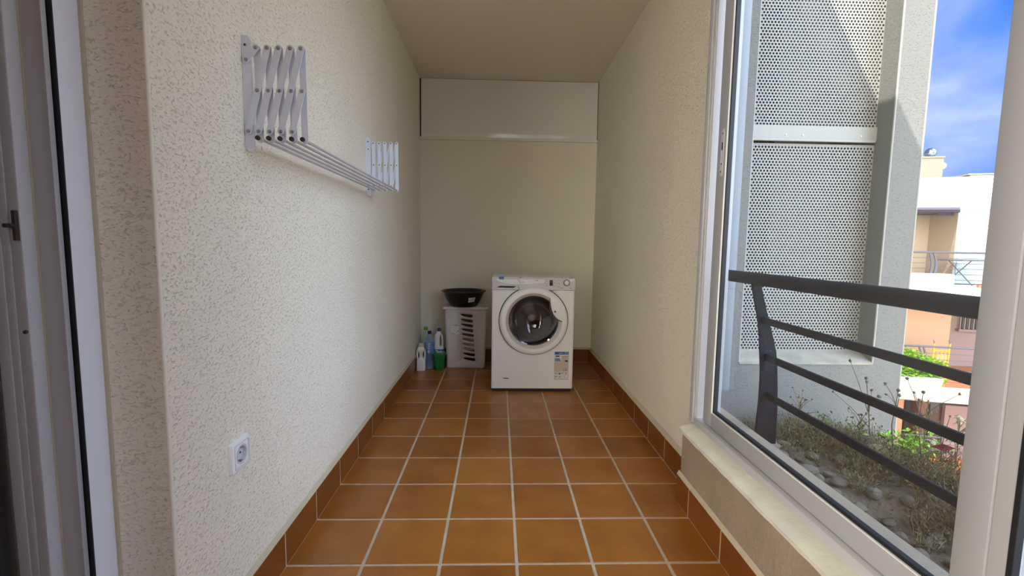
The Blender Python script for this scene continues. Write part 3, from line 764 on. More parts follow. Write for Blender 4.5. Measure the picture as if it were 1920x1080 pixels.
# ------------------------------------------------------------------ bottles on the floor
def rr3(w_, d_, r, z, n=5, cx=0, cy=0): return [(x + cx, y + cy, z) for x, y in rrect(-w_ / 2, w_ / 2, -d_ / 2, d_ / 2, min(r, w_ / 2 - .0005, d_ / 2 - .0005), n)]
t = thing('detergent_bottle', 'white plastic detergent bottle with side grips beside the baseboard', 'bottle', (.053, 2.375, 0))
def db(bm):
    L_ = [(.066, .05, .012, .0), (.074, .056, .014, .004), (.074, .056, .014, .085), (.064, .052, .014, .098)]
    loft(bm, [rr3(w_, d_, r, z) for w_, d_, r, z in L_], True, False)
    loft(bm, [rr3(w_, d_, r, z) for w_, d_, r, z in [(.064, .052, .014, .098), (.034, .046, .014, .112), (.026, .044, .012, .135), (.032, .046, .014, .155), (.052, .050, .016, .170), (.066, .054, .018, .180), (.066, .054, .018, .186), (.050, .048, .02, .202), (.040, .04, .018, .208)]], False, True)
    for s in (-1, 1): tube(bm, [(s * .026, 0, .09), (s * .0315, 0, .105), (s * .0325, 0, .135), (s * .0325, 0, .16), (s * .026, 0, .182)], [.009, .008, .007, .008, .010], 10)
part('bottle_body', 'white2', t, db, smooth=True)
part('screw_cap', 'whiteg', t, lambda bm: lathe(bm, [(.0205, .206), (.0205, .232), (.019, .235), (0, .235)], 24), smooth=True)

t = thing('water_bottle', 'clear blue tinted water bottle with black cap standing between the white bottles', 'bottle', (.117, 2.435, 0))
wp = [(.0, .004), (.028, .0), (.038, .004), (.0405, .014)]
for k in range(7): wp += [(.0405, .018 + .016 * k), (.0385, .026 + .016 * k)]
wp += [(.041, .130), (.041, .235), (.039, .25), (.034, .272), (.024, .292), (.0155, .303), (.0145, .312)]
part('bottle_body', 'bluebottle', t, lambda bm: lathe(bm, wp, 28), smooth=True)
part('screw_cap', 'dark', t, lambda bm: lathe(bm, [(.0165, .308), (.0165, .330), (.0155, .332), (0, .332)], 20), smooth=True)
lb = part('label_band', pane_mat('film_label', (.70, .80, .95), .2, .45, 1., (.30, .48, .80, 1)), t, lambda bm: lathe(bm, [(.0416, .135), (.0416, .235)], 28), smooth=True)
def wtxt(bm):
    for (u, z0, z1) in ((-1.62, .215, .232), (-1.50, .20, .212), (-1.62, .178, .19), (-1.5, .15, .172), (-1.75, .152, .17), (-1.62, .14, .148), (-1.70, .192, .2), (-1.42, .225, .232)):
        for z in (0,):
            a0, a1 = u - .09, u + .09; R = .0421
            q = [bm.verts.new((R * math.cos(a), R * math.sin(a), zz)) for a, zz in ((a0, z0), (a1, z0), (a1, z1), (a0, z1))]
            bm.faces.new(q)
part('label_print', 'paper', lb, wtxt)

t = thing('food_tub', 'small green plastic tub with a flared rim holding a white packet', 'tub', (.209, 2.395, 0))
def tub(bm):
    loft(bm, [rr3(.066, .052, .008, .0), rr3(.070, .056, .010, .003), rr3(.090, .072, .012, .128), rr3(.104, .084, .014, .130), rr3(.106, .086, .014, .140), rr3(.104, .084, .014, .146), rr3(.096, .076, .012, .146), rr3(.090, .072, .012, .132), rr3(.086, .068, .012, .10)], True, True)
part('tub_body', 'green', t, tub, smooth=True)
part('lid', 'green', t, lambda bm: loft(bm, [rr3(.094, .074, .012, .135), rr3(.094, .074, .012, .150), rr3(.086, .066, .012, .156)], True, True), smooth=True)
pk = part('lid_sticker', 'paper', t, lambda bm: box(bm, -.022, .026, -.024, .022, .1555, .1572, .0004, 1))

t = thing('bleach_jug', 'white jug with a loop handle and blue cap behind the green tub', 'jug', (.186, 2.535, 0))
def jug(bm):
    L_ = [(.078, .066, .018, 0), (.086, .074, .022, .005), (.086, .074, .022, .168), (.080, .070, .022, .178)]
    loft(bm, [rr3(*q) for q in L_], True, True)
    loft(bm, [rr3(.050, .07, .018, .176, cx=-.016), rr3(.046, .066, .018, .20, cx=-.018), rr3(.046, .064, .018, .255, cx=-.016), rr3(.050, .058, .018, .28, cx=-.010), rr3(.036, .04, .016, .305, cx=-.003), rr3(.026, .026, .012, .315)], True, True)
    tube(bm, [(-.002, 0, .292), (.020, 0, .283), (.030, 0, .262), (.032, 0, .22), (.032, 0, .19), (.028, 0, .172)], [.011, .011, .0105, .010, .0105, .013], 12)
part('jug_body', 'white2', t, jug, smooth=True)
part('screw_cap', 'bluecap', t, lambda bm: lathe(bm, [(.0165, .312), (.0165, .334), (.015, .337), (0, .337)], 20), smooth=True)
jl = part('label_band', 'blue', t, lambda bm: loft(bm, [rr3(.0872, .0752, .022, .10), rr3(.0872, .0752, .022, .155)], False, False), smooth=True)
part('label_print', 'white2', jl, lambda bm: prism(bm, [(-.03, .147), (-.012, .150), (.004, .138), (.022, .146), (.03, .14), (.01, .128), (-.02, .135)], 'y', -.0382, -.0374))

t = thing('empty_bottle', 'empty clear bottle with a light green cap in the corner by the wall', 'bottle', (.066, 2.555, 0))
part('bottle_body', 'clear', t, lambda bm: lathe(bm, [(0, .004), (.026, 0), (.036, .006), (.0365, .05), (.0345, .06), (.0365, .07), (.0365, .2), (.034, .235), (.026, .28), (.017, .312), (.0145, .325)], 28), smooth=True)
part('screw_cap', 'greencap', t, lambda bm: lathe(bm, [(.0175, .320), (.0175, .343), (.016, .346), (0, .346)], 20), smooth=True)

# ------------------------------------------------------------------ outside: railing
t = thing('balcony_railing', 'dark steel balcony railing with round handrail just outside the window', 'railing', (1.72, 0, .33))
def hr(bm):
    tube(bm, [(1.717, .520, .962), (1.717, .512, .962), (1.717, -2.6, .962)], [.012, .0245, .0245], 24)
    lathe(bm, [(.0245, 0), (.0225, .008), (.015, .016), (0, .02)], 24, AX((0, 1, 0), (1.717, .511, .962)))
part('handrail', 'navy', t, hr, smooth=True)
for zc, x in ((.800, 1.752), (.652, 1.775), (.495, 1.79)):
    part('bar', 'navy', t, lambda bm: box(bm, x - .006, x + .006, -2.6, .30, zc - .014, zc + .012, .002), smooth=True)
bl = [(1.700, 1.737, .945), (1.718, 1.757, .87), (1.735, 1.778, .80), (1.746, 1.800, .73), (1.752, 1.817, .67), (1.759, 1.826, .60), (1.761, 1.831, .54), (1.761, 1.836, .47), (1.758, 1.838, .405), (1.753, 1.840, .29)]
def blade(bm, y):
    p = [(a, z) for a, b, z in bl] + [(b, z) for a, b, z in bl[::-1]]
    prism(bm, p, 'y', y - .006, y + .006, .001)
part('post', 'navy', t, blade, .298, smooth=True)
part('post', 'navy', t, blade, -1.6, smooth=True)
place(t, t.location)

# kerb, soil
bm = bmesh.new(); box(bm, 1.6605, 1.742, -3.4, .60, -.2, .35, .004); box(bm, 1.742, 1.86, .24, .36, -.2, .292)
tag(obj('kerb', bm, 'kerb'), 'beige concrete kerb outside the window under the railing', 'kerb', kind='structure')
bm = bmesh.new()
nx, ny = 26, 90
V = [[None] * (ny + 1) for _ in range(nx + 1)]
for i in range(nx + 1):
    for j in range(ny + 1):
        x = 1.742 + (2.36 - 1.742) * i / nx; y = -3.2 + (.86 + 3.2) * j / ny
        u = i / nx
        z = .30 - .10 * min(1, max(0, (y - .1) / .55)) - .05 * (x - 1.742) / 1.04 + .018 * math.sin(7 * x + 3 * y) + .012 * math.sin(19 * y + 5 * x) + random.uniform(-.004, .004)
        V[i][j] = bm.verts.new((x, y, z))
for i in range(nx):
    for j in range(ny): bm.faces.new((V[i][j], V[i + 1][j], V[i + 1][j + 1], V[i][j + 1]))
tag(obj('planter_ground', bm, 'soil', None, True), 'dry stony soil in the planting bed outside the window', 'soil', kind='structure')
def soil_z(x, y): return .30 - .10 * min(1, max(0, (y - .1) / .55)) - .05 * (x - 1.742) / 1.04 + .018 * math.sin(7 * x + 3 * y) + .012 * math.sin(19 * y + 5 * x)
bm = bmesh.new(); box(bm, 2.36, 2.46, -3.4, .718, -1.5, .19)
tag(obj('planter_wall', bm, 'wall_out'), 'low outer wall of the planting bed', 'wall', kind='structure')

# shaft with perforated screens
t = thing('ventilation_shaft', 'cream rendered shaft with perforated metal screens beyond the window', 'shaft', (2.25, .72, .0))
YP, R_ = .72, .104
XA, XB, XO, XE = 1.74, 1.905, 2.582, 2.737
def shaft(bm):
    box(bm, XA, XB, YP, 1.75, -.3, 3.9); box(bm, XO, XE, YP, 1.75, -.3, 3.9)
    box(bm, XB, XO, YP, YP + .3, -.3, .516); box(bm, XB, XO, 1.65, 1.75, -.3, 3.9); box(bm, XA, XE, YP, 1.75, 3.9, 4.0); box(bm, XB, XO, YP, YP + .3, 3.7, 3.9)
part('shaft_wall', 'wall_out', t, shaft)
part('corner_bead', 'bead_out', t, lambda bm: (tube(bm, [(XE - .003, YP + .003, -.3), (XE - .003, YP + .003, 3.9)], .0055, 10), tube(bm, [(XO + .002, YP + .002, .518), (XO + .002, YP + .002, 3.7)], .0045, 10), tube(bm, [(XB - .001, YP + .003, .518), (XB - .001, YP + .003, 3.7)], .0045, 10)), smooth=True)
part('ledge', mat('mouldy_ledge', (158, 153, 140), .9, bump=[('noise', 60, .003)], var=(14, .2)), t, lambda bm: prism(bm, [(YP - .004, .510), (YP - .004, .520), (YP + .11, .562), (YP + .11, .50)], 'x', XB, XO))
def perf(bm, z0, z1):
    P_ = .0168; RW = P_ * .866; r = .0055; y = YP + R_
    nxh = int((XO - XB) / P_); x0 = (XB + XO) / 2 - nxh * P_ / 2
    rows_ = int((z1 - z0) / RW)
    for j in range(rows_):
        za = z0 + j * RW; zb = za + RW; zc = (za + zb) / 2; off = P_ / 2 if j % 2 else 0
        for i in range(nxh):
            xa = x0 + i * P_ + off - P_ / 4; xb = xa + P_; xc = (xa + xb) / 2
            if xb > XO + .004: continue
            n = 12
            O = []
            for k in range(n):
                a = 2 * PI * (k + .5) / n; c, s = math.cos(a), math.sin(a)
                kk = min(P_ / 2 / abs(c) if abs(c) > 1e-6 else 9, RW / 2 / abs(s) if abs(s) > 1e-6 else 9)
                O.append((xc + c * kk, zc + s * kk))
            # true corners
            cor = {1: (xb, zb), 4: (xa, zb), 7: (xa, za), 10: (xb, za)}
            I = [bm.verts.new((xc + r * math.cos(2 * PI * (k + .5) / n), y, zc + r * math.sin(2 * PI * (k + .5) / n))) for k in range(n)]
            B = [bm.verts.new((v.co.x, y + .002, v.co.z)) for v in I]
            Ov = [bm.verts.new((a, y, b)) for a, b in O]
            for k in range(n):
                k2 = (k + 1) % n
                if abs(O[k][0] - O[k2][0]) > 1e-5 and abs(O[k][1] - O[k2][1]) > 1e-5:
                    cx = xb if math.cos(2 * PI * (k + 1) / n) > 0 else xa; cz = zb if math.sin(2 * PI * (k + 1) / n) > 0 else za
                    cv = bm.verts.new((cx, y, cz)); bm.faces.new((Ov[k], cv, Ov[k2], I[k2], I[k]))
                else: bm.faces.new((Ov[k], Ov[k2], I[k2], I[k]))
                bm.faces.new((I[k], I[k2], B[k2], B[k]))
    # margins
    for a, b in ((XB - .002, x0 + P_ / 4 + .0002),):
        box(bm, a, x0 - P_ / 4, y, y + .002, z0, z1)
    box(bm, x0 + nxh * P_ + P_ / 4 - P_ * .5 if False else x0 + (nxh - .25) * P_ + P_ / 2 - P_ / 2, XO + .001, y + .0003, y + .002, z0, z1) if False else None
    for j in range(rows_):
        za = z0 + j * RW; off = P_ / 2 if j % 2 else 0
        i0 = x0 + off - P_ / 4
        if off: box(bm, x0 - P_ / 4, i0, y, y + .001, za, za + RW)
        last = i0 + P_ * nxh
        while last > XO + .004: last -= P_
        if last < XO: box(bm, last, XO + .001, y, y + .001, za, za + RW)
    box(bm, XB, XO, y, y + .002, z0 + rows_ * RW, z1 + .002)
part('perforated_screen', 'screen', t, perf, .560, 1.602)
part('perforated_screen', 'screen', t, perf, 1.690, 3.70)
cb = part('cross_bar', mat('cream_painted_steel', (166, 164, 155), .5), t, lambda bm: (box(bm, XB, XO + .0, YP + R_ - .012, YP + R_ + .004, 1.622, 1.690, .002), box(bm, XB + .005, XO - .012, YP + R_ - .022, YP + R_ - .010, 1.612, 1.624, .002)))
for x in (1.935, 2.12, 2.205, 2.50): part('bolt', 'whiteg', cb, lambda bm: lathe(bm, [(.005, 0), (.005, .002), (0, .003)], 8, AX((0, -1, 0), (x, YP + R_ - .012, 1.643))))
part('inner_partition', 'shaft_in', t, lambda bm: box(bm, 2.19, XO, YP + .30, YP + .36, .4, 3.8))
part('inner_shade_sheet', 'shaft_dark', t, lambda bm: box(bm, XB, 2.2, 1.2, 1.26, .4, 3.8))  # near-black sheet, shade of the shaft's depth put into its colour
place(t, t.location)
bm = bmesh.new(); box(bm, 1.742, 1.792, .585, .725, .413, 3.3, .004); box(bm, 1.748, 1.756, .581, .586, .413, 3.3, .001)
tag(obj('shutter_guide', bm, 'guide', None, True), 'blue white vertical metal guide against the cream shaft', 'guide rail')

# mould stains on the render near the ground are modelled in the ledge paint; planting bed contents follow
def stone_mesh(seed):
    bm = bmesh.new(); bmesh.ops.create_icosphere(bm, subdivisions=2, radius=1)
    rnd = random.Random(seed); ph = [rnd.uniform(0, 6) for _ in range(4)]
    sx, sy, sz = rnd.uniform(.8, 1.2), rnd.uniform(.7, 1.), rnd.uniform(.5, .75)
    for v in bm.verts:
        c = v.co.copy(); k = 1 + .13 * math.sin(2.3 * c.x + ph[0]) + .11 * math.sin(3 * c.y + ph[1]) + .08 * math.sin(4 * c.z + ph[2])
        v.co = Vector((c.x * sx * k, c.y * sy * k, c.z * sz * k))
    return bm
protos = []
rnd = random.Random(11)
spots = [(1.80, .19, .030), (1.775, .12, .022), (1.81, .06, .034), (1.85, .11, .026), (1.79, -.02, .028), (1.84, -.05, .033), (1.79, -.10, .024), (1.86, .02, .022), (1.82, -.16, .030), (1.79, -.22, .030), (1.86, -.22, .024), (1.90, -.12, .03), (1.93, .03, .025), (1.90, .16, .03), (1.82, -.30, .030), (1.88, -.33, .034), (1.80, -.38, .026), (1.86, -.42, .028), (1.93, -.30, .03), (1.97, -.16, .028), (1.98, .12, .035), (1.96, .26, .03), (1.88, .30, .028), (2.05, .2, .03), (2.06, -.02, .026), (1.83, -.50, .03), (1.90, -.52, .03), (1.95, -.42, .03), (2.02, -.3, .028), (2.08, -.16, .026), (2.1, .3, .035), (2.03, .36, .03), (1.79, -.46, .02), (1.775, -.15, .016), (1.775, -.28, .018), (1.84, .15, .016)]
for i, (x, y, s) in enumerate(spots):
    if i < 5:
        o = obj('stone', stone_mesh(i), 'stone', None, True); protos.append(o)
    else:
        o = protos[i % 5].copy(); C.objects.link(o)
    s *= .82; o.location = (x, y, soil_z(x, y) + s * .3); o.scale = (s, s, s); o.rotation_euler = (0, 0, rnd.uniform(0, 6))
    tag(o, 'grey rounded stone lying in the dry planting bed', 'stone', 'stones in the planting bed')

def leaf_quad(bm, p, d, s, w=.45, up=Vector((0, 0, 1))):
    d = d.normalized(); n = d.cross(up); n = n.normalized() if n.length > .01 else Vector((1, 0, 0)); u = n.cross(d)
    a = p; m1 = p + d * s * .5 + n * s * w * .5 + u * s * .06; m2 = p + d * s * .5 - n * s * w * .5 + u * s * .06; e = p + d * s - u * s * .08
    mid = p + d * s * .5 - u * s * .03
    v = [bm.verts.new(q) for q in (a, m1, e, m2, mid)]
    bm.faces.new((v[0], v[1], v[4])); bm.faces.new((v[1], v[2], v[4])); bm.faces.new((v[2], v[3], v[4])); bm.faces.new((v[3], v[0], v[4]))
def rv(r, a=1.): return Vector((r.uniform(-a, a), r.uniform(-a, a), r.uniform(-a, a)))

# low dry growth nobody could count
bmS, bmW = bmesh.new(), bmesh.new(); r = random.Random(3)
for k in range(1700):
    x = r.uniform(1.82, 2.33); y = r.uniform(-1.3, .64)
    if r.random() > (.22 + .78 * (x - 1.84) / .35): continue
    p = Vector((x, y, soil_z(x, y) - .005)); h = r.uniform(.04, .16) * (1 if x > 1.98 else .55)
    for q in range(6):
        d = Vector((r.uniform(-.7, .7), r.uniform(-.7, .7), 1)).normalized()
        tube(bmS, [p, p + d * h * .5, p + d * h + Vector((r.uniform(-.03, .03), r.uniform(-.03, .03), -.01))], [.0011, .0009, .0005], 3, False)
        for z in range(3): leaf_quad(bmW, p + d * h * r.uniform(.2, 1), d + rv(r, .9), r.uniform(.006, .014), .5)
tag(obj('dry_grass', bmS, 'straw', recalc=False), 'tangle of dry straw covering the planting bed', 'dry grass', kind='stuff')
tag(obj('weed_foliage', bmW, 'weed', recalc=False), 'low olive weeds among the straw in the planting bed', 'weeds', kind='stuff')

def seed_plant(name, label, base, tip, seed, branches=4, head=.006, group=None, leaves=0, lm='weed', sm='stem', hm='stem', spread=.11):
    r = random.Random(seed); t = thing(name, label, 'plant', base, 0, group)
    bs, bh, bl_ = bmesh.new(), bmesh.new(), bmesh.new()
    B = Vector((0, 0, -.004)); T = Vector(tip) - Vector(base)
    mid = T * .55 + Vector((r.uniform(-.012, .012), r.uniform(-.012, .012), 0))
    tube(bs, [B, mid, T], [.0026, .0018, .0011], 5)
    tips = [T]
    for k in range(branches):
        f = r.uniform(.4, .9); p = B.lerp(T, f)
        d = Vector((r.uniform(-1, 1), r.uniform(-1, 1), r.uniform(.5, 1.2))).normalized() * spread * r.uniform(.5, 1.2)
        q = p + d; tube(bs, [p, p + d * .5 + Vector((0, 0, .008)), q], [.0014, .0011, .0008], 4); tips.append(q)
    for q in tips:
        t2 = bmesh.new(); bmesh.ops.create_icosphere(t2, subdivisions=1, radius=head * r.uniform(.7, 1.1)); merge(bh, t2, Matrix.Translation(q))
        for z in range(4): leaf_quad(bh, q, rv(r), head * 1.8, .4)
    obj('stem', bs, sm, t); obj('seed_head', bh, hm, t)
    if leaves:
        for k in range(int(leaves * 1.6)):
            p = B.lerp(T, r.uniform(.15, .95)) + rv(r, .035); leaf_quad(bl_, p, rv(r) + Vector((0, 0, .3)), r.uniform(.010, .022), .5)
        obj('leaf', bl_, lm, t, recalc=False)
    else: bl_.free()
    return t
def sb(x, y): return (x, y, soil_z(x, y))
seed_plant('dry_stalk', 'tall dry brown stalk with a dark round seed head', sb(2.16, .10), (2.155, .105, .578), 1, 3, .0062)
seed_plant('dry_stalk', 'forked dry stalk leaning over the middle bar of the railing', sb(2.15, .19), (2.10, .18, .585), 2, 6, .006, spread=.17)
seed_plant('dry_stalk', 'slanting dry stalk with its seed head against the brown doorway', sb(2.20, .02), (2.27, .14, .53), 3, 5, .006, spread=.14)
seed_plant('flowering_weed', 'straggly weed with pale star-shaped flower heads', sb(2.30, .02), (2.315, .03, .50), 4, 11, .013, leaves=14, lm='leaf', sm='straw', hm=mat('pale_flower_head', (196, 184, 160), .9), spread=.10)
seed_plant('flowering_weed', 'thin yellow green weed with small buds in front of the neighbouring doorway', sb(2.26, .09), (2.285, .12, .50), 5, 8, .006, leaves=16, lm='leaf', sm='leaf', hm='straw', spread=.09)
seed_plant('leafy_weed', 'leafy olive weed growing against the cream shaft', sb(2.22, .34), (2.22, .33, .40), 6, 6, .005, leaves=70, lm='leaf', spread=.07)
seed_plant('leafy_weed', 'bushy brown weed at the foot of the cream shaft', sb(2.06, .48), (2.06, .48, .40), 7, 14, .004, leaves=60, lm='straw', sm='straw', spread=.09)
seed_plant('leafy_weed', 'small green weed beside the dark stake', sb(2.14, .44), (2.14, .43, .36), 8, 5, .004, leaves=50, lm='leaf', spread=.05)
seed_plant('leafy_weed', 'dense grey green weed mound in front of the orange terrace', sb(2.12, -.10), (2.12, -.10, .34), 9, 14, .004, leaves=110, lm='weed', spread=.10)
seed_plant('leafy_weed', 'grey dried weed mound near the window stile', sb(2.02, -.24), (2.02, -.24, .35), 10, 16, .004, leaves=80, lm='straw', sm='straw', spread=.11)
t = seed_plant('red_leaf_plant', 'thin stalk carrying dark red leaves before the orange terrace', sb(2.20, -.05), (2.19, -.03, .47), 12, 3, .004, leaves=6, lm='leaf')
def rl(bm):
    leaf_quad(bm, Vector((-.03, .03, .145)), Vector((.7, -.7, .22)), .06, .42, Vector((-.5, -.8, .3))); leaf_quad(bm, Vector((-.04, .04, .06)), Vector((.5, -.8, -.1)), .045, .5, Vector((-.5, -.8, .3))); leaf_quad(bm, Vector((.0, .02, .10)), Vector((.6, -.5, .1)), .03, .5, Vector((-.5, -.8, .3)))
obj('red_leaf', bmesh.new(), 'redleaf', t) if False else part('red_leaf', 'redleaf', t, rl, label='dark red leaf')
# bright green bush
r = random.Random(21); t = thing('green_bush', 'small bright lime green bush beyond the straw', 'bush', sb(2.29, .19)); bm = bmesh.new(); b2 = bmesh.new()
for k in range(8):
    d = Vector((r.uniform(-.5, .5), r.uniform(-.5, .5), 1)).normalized() * .08; tube(b2, [(0, 0, -.003), d], [.002, .001], 4)
for k in range(240):
    p = Vector((r.gauss(0, .045), r.gauss(0, .045), .075 + r.gauss(0, .026))); leaf_quad(bm, p, rv(r) + Vector((0, 0, .4)), r.uniform(.018, .028), .8)
obj('foliage', bm, 'bush', t, recalc=False); obj('stem', b2, 'stem', t)
# log, stake, block
t = thing('cut_log', 'short round log end lying in the weeds', 'log', (2.12, .155, soil_z(2.12, .155)))
ax = Vector((-.45, -1, .1)).normalized()
part('bark', 'bark', t, lambda bm: lathe(bm, [(.040, 0), (.041, .03), (.040, .10), (0, .10)], 24, AX(-ax, tuple(Vector((0, 0, .042)) + ax * .05))), smooth=True)
part('cut_face', 'log', t, lambda bm: lathe(bm, [(.0385, 0), (.037, .002), (0, .0022)], 24, AX(ax, tuple(Vector((0, 0, .042)) + ax * .05))))
bm = bmesh.new(); prism(bm, [(-.008, -.02), (.009, -.02), (.008, .085), (.003, .092), (-.003, .092), (-.009, .088)], 'y', -.003, .003, .001)
o = tag(obj('garden_stake', bm, 'darkgrey'), 'short dark metal stake standing in the soil', 'stake'); o.location = sb(2.175, .405)
bm = bmesh.new(); box(bm, -.026, .026, -.03, .03, -.01, .055, .005)
o = tag(obj('concrete_block', bm, 'stone'), 'small square grey concrete block beside the stake', 'block'); o.location = sb(2.19, .345); o.rotation_euler = (.1, .1, .5)

# ------------------------------------------------------------------ neighbouring building
OX, OY, RZ = 14.5, 13.0, math.atan2(-.24, .971)
nb = thing('apartment_building', 'white and salmon terraced apartment building across the gap', 'building', (OX, OY, 0), RZ)
DW, SC = 17.3, -9.93            # distance of the facade plane and the sideways offset of our passage
def fp(s, z, d):
    k = (DW + d) / DW
    return ((s - SC) * k + SC, (z - 1.079) * k + 1.079)
SL, SR = -7, 7
part('parapet', 'bwhite', nb, lambda bm: (box(bm, SL, SR, 0, .25, 2.47, 3.41), box(bm, SL, SR, -.04, .27, 3.40, 3.45), box(bm, .15 + .85, SR, -.05, .1, 2.44, 2.50)))
ch = part('stair_head', 'bstair', nb, lambda bm: (box(bm, -3, .775, .6, 2.4, 3.3, 4.18), box(bm, -3.03, .80, .57, 2.43, 4.17, 4.22)))
part('ventilator', 'foil', ch, lambda bm: lathe(bm, [(.10, 0), (.12, .03), (.155, .09), (.165, .15), (.155, .21), (.12, .27), (.06, .305), (0, .31)], 20, Matrix.Translation((.46, .75, 4.21))), smooth=True)
part('wall_lamp', 'white2', ch, lambda bm: lathe(bm, [(0, 0), (.09, .01), (.11, .06), (.08, .11), (0, .13)], 16, AX((1, 0, 0), (.775, .7, 3.92))), smooth=True)
part('roof_vent', 'bbeige', nb, lambda bm: [box(bm, 1.69 - .05 * (k == 3), 3.2, .8, 1.7, 3.45 + .06 * k, 3.49 + .06 * k) for k in range(4)])
part('recess_wall', 'bbeige', nb, lambda bm: (box(bm, SL, 1.5, 1.3, 1.5, -.2, 3.0),))
part('roof', 'bwhite', nb, lambda bm: box(bm, SL, SR, .25, 5, 3.2, 3.35))
part('canopy', 'beam', nb, lambda bm: (prism(bm, [(-.95, -1.2), (.24, -1.2), (1.0, -.02), (1.0, 1.3), (-.5, 1.3)], 'z', 2.335, 2.40), box(bm, .52, 1.0, .2, .26, 2.25, 2.336)))
part('recess_side', 'bbeige', nb, lambda bm: box(bm, .965, .9845, -.002, 1.3, .05, 2.36))
part('blue_wall', 'bblue', nb, lambda bm: (box(bm, .985, SR, 0, 1.5, .05, 2.47), box(bm, 1.04, 1.07, -.03, 0, .05, 2.2)), label='pale blue white wall return')
def slab_parts(bm):
    box(bm, SL, SR, -1.25, 3, -.28, .02)
part('balcony_slab', 'bwhite', nb, slab_parts)
part('balcony_planter', 'bwhite', nb, lambda bm: box(bm, SL, fp(.905, 0, -1.3)[0], -1.55, -1.1, fp(0, -.22, -1.3)[1], fp(0, .36, -1.3)[1], .05, 3), label='white planter box with rounded edge')
part('tile_edge', 'brick', nb, lambda bm: box(bm, .86, SR, -1.3, -1.2, .02, .10))
def rail(bm_list, zt, zs_l, zs_r, d, s_split, x_end=SR):
    pass
def far_rail(zt, bars, s0, s1, d, posts, zb):
    rl_ = part('railing', 'frail', nb, lambda bm: tube(bm, [(fp(s0, zt, d)[0], d, fp(0, zt, d)[1]), (fp(s1, zt, d)[0], d, fp(0, zt - .02, d)[1])], .030, 8), smooth=True, label='dark balcony railing')
    for (za, zb_, a, b) in bars:
        part('rail_bar', 'frail', rl_, lambda bm: tube(bm, [(fp(a, 0, d)[0], d, fp(0, za, d)[1]), (fp(b, 0, d)[0], d, fp(0, zb_, d)[1])], .011, 6))
    for s in posts:
        def pf(bm):
            z0, z1 = fp(0, zb, d)[1], fp(0, zt, d)[1]
            pts = []
            for k in range(9):
                f = k / 8; cx = fp(s, 0, d)[0] + .10 * math.sin(f * PI * .75) - .02
                pts.append((cx, z1 + (z0 - z1) * f, .018 + .016 * f))
            prism(bm, [(x - w_, z) for x, z, w_ in pts] + [(x + w_, z) for x, z, w_ in pts[::-1]], 'y', d - .02, d + .02)
        part('rail_post', 'frail', rl_, pf)
    return rl_
far_rail(1.06, [(.868, .87, -4, .31), (.693, .70, -4, .33), (.517, .53, -4, .34), (.868, .82, .42, 4), (.70, .66, .45, 4), (.53, .50, .46, 4), (.34, .33, .95, 4), (.16, .17, .95, 4)], -4, 4, -1.25, (.30, .42), .36)
# middle storey
part('salmon_wall', 'bsalmon', nb, lambda bm: box(bm, SL, fp(1.075, 0, .5)[0], .5, 3, -3.2, -.2), label='salmon painted wall')
part('mauve_wall', 'bmauve', nb, lambda bm: box(bm, .5, SR, 2.6, 2.8, -3.4, -.2), label='shaded mauve grey wall')
gw = part('window', 'winglass', nb, lambda bm: box(bm, fp(1.30, 0, 2.6)[0], 4, 2.55, 2.6, fp(0, -1.43, 2.6)[1], -.3))
part('window_grille', 'bmauve', gw, lambda bm: ([box(bm, fp(1.30, 0, 2.5)[0] + .14 * k, fp(1.30, 0, 2.5)[0] + .035 + .14 * k, 2.45, 2.5, fp(0, -1.43, 2.5)[1], -.3) for k in range(16)], box(bm, fp(1.26, 0, 2.5)[0], 4, 2.4, 2.6, fp(0, -1.50, 2.5)[1], fp(0, -1.43, 2.5)[1])))
part('balcony_floor', 'deck', nb, lambda bm: [box(bm, SL, SR, -1.1 + .28 * k, -.845 + .28 * k, -3.4, -3.2) for k in range(13)])
part('balcony_slab', 'bwhite', nb, lambda bm: (box(bm, fp(.2, 0, -1.3)[0], SR, -1.3, 3, -3.56, -3.205), box(bm, fp(.2, 0, -1.3)[0], SR, -1.3, -1.1, -3.56, -3.12)))
far_rail(-2.056, [(-2.27, -2.30, -4, 4), (-2.45, -2.52, -4, 4), (-2.62, -2.70, .5, 4), (-2.85, -2.87, .9, 4)], -4, 4, -1.2, (.27, .39), -2.7)
place_root = nb
# rounded white planter hanging at the slab corner
pt = part('corner_planter', 'potw', nb, lambda bm: loft(bm, [[(x, y, z) for x, y in rrect(-3 + 0, fp(xe, 0, -1.8)[0], -2.3 + yo, -1.05, .45, 6)] for z, xe, yo in ((fp(0, -3.85, -1.8)[1], .55, .25), (fp(0, -3.78, -1.8)[1], .68, .1), (fp(0, -3.6, -1.8)[1], .80, .02), (fp(0, -3.35, -1.8)[1], .88, 0), (fp(0, -3.08, -1.8)[1], .94, 0))], True, True), smooth=True, label='rounded white corner planter')
# lowest storey
part('salmon_wall', 'bsalmon', nb, lambda bm: box(bm, SL, fp(-.02, 0, .5)[0], .5, 3, -6.8, -3.4), label='salmon painted wall')
part('doorway', 'brown', nb, lambda bm: (box(bm, -.3, SR, 1.4, 1.6, -6.8, -3.4), box(bm, fp(.42, 0, .9)[0], fp(.68, 0, .9)[0], .9, 1.4, -6.8, -3.4)))
dg_ = part('door_glass', 'winglass', nb, lambda bm: (box(bm, fp(.05, 0, 1.3)[0], fp(.40, 0, 1.3)[0], 1.3, 1.4, -6.4, -3.6), box(bm, fp(.75, 0, 1.3)[0], fp(1.0, 0, 1.3)[0], 1.3, 1.4, -6.4, -3.7), box(bm, fp(1.0, 0, 1.3)[0], SR, 1.3, 1.4, -4.5, -3.7)))
part('blind', 'bmauve', nb, lambda bm: box(bm, fp(1.15, 0, 1.2)[0], SR, 1.15, 1.3, -6.3, -4.35))
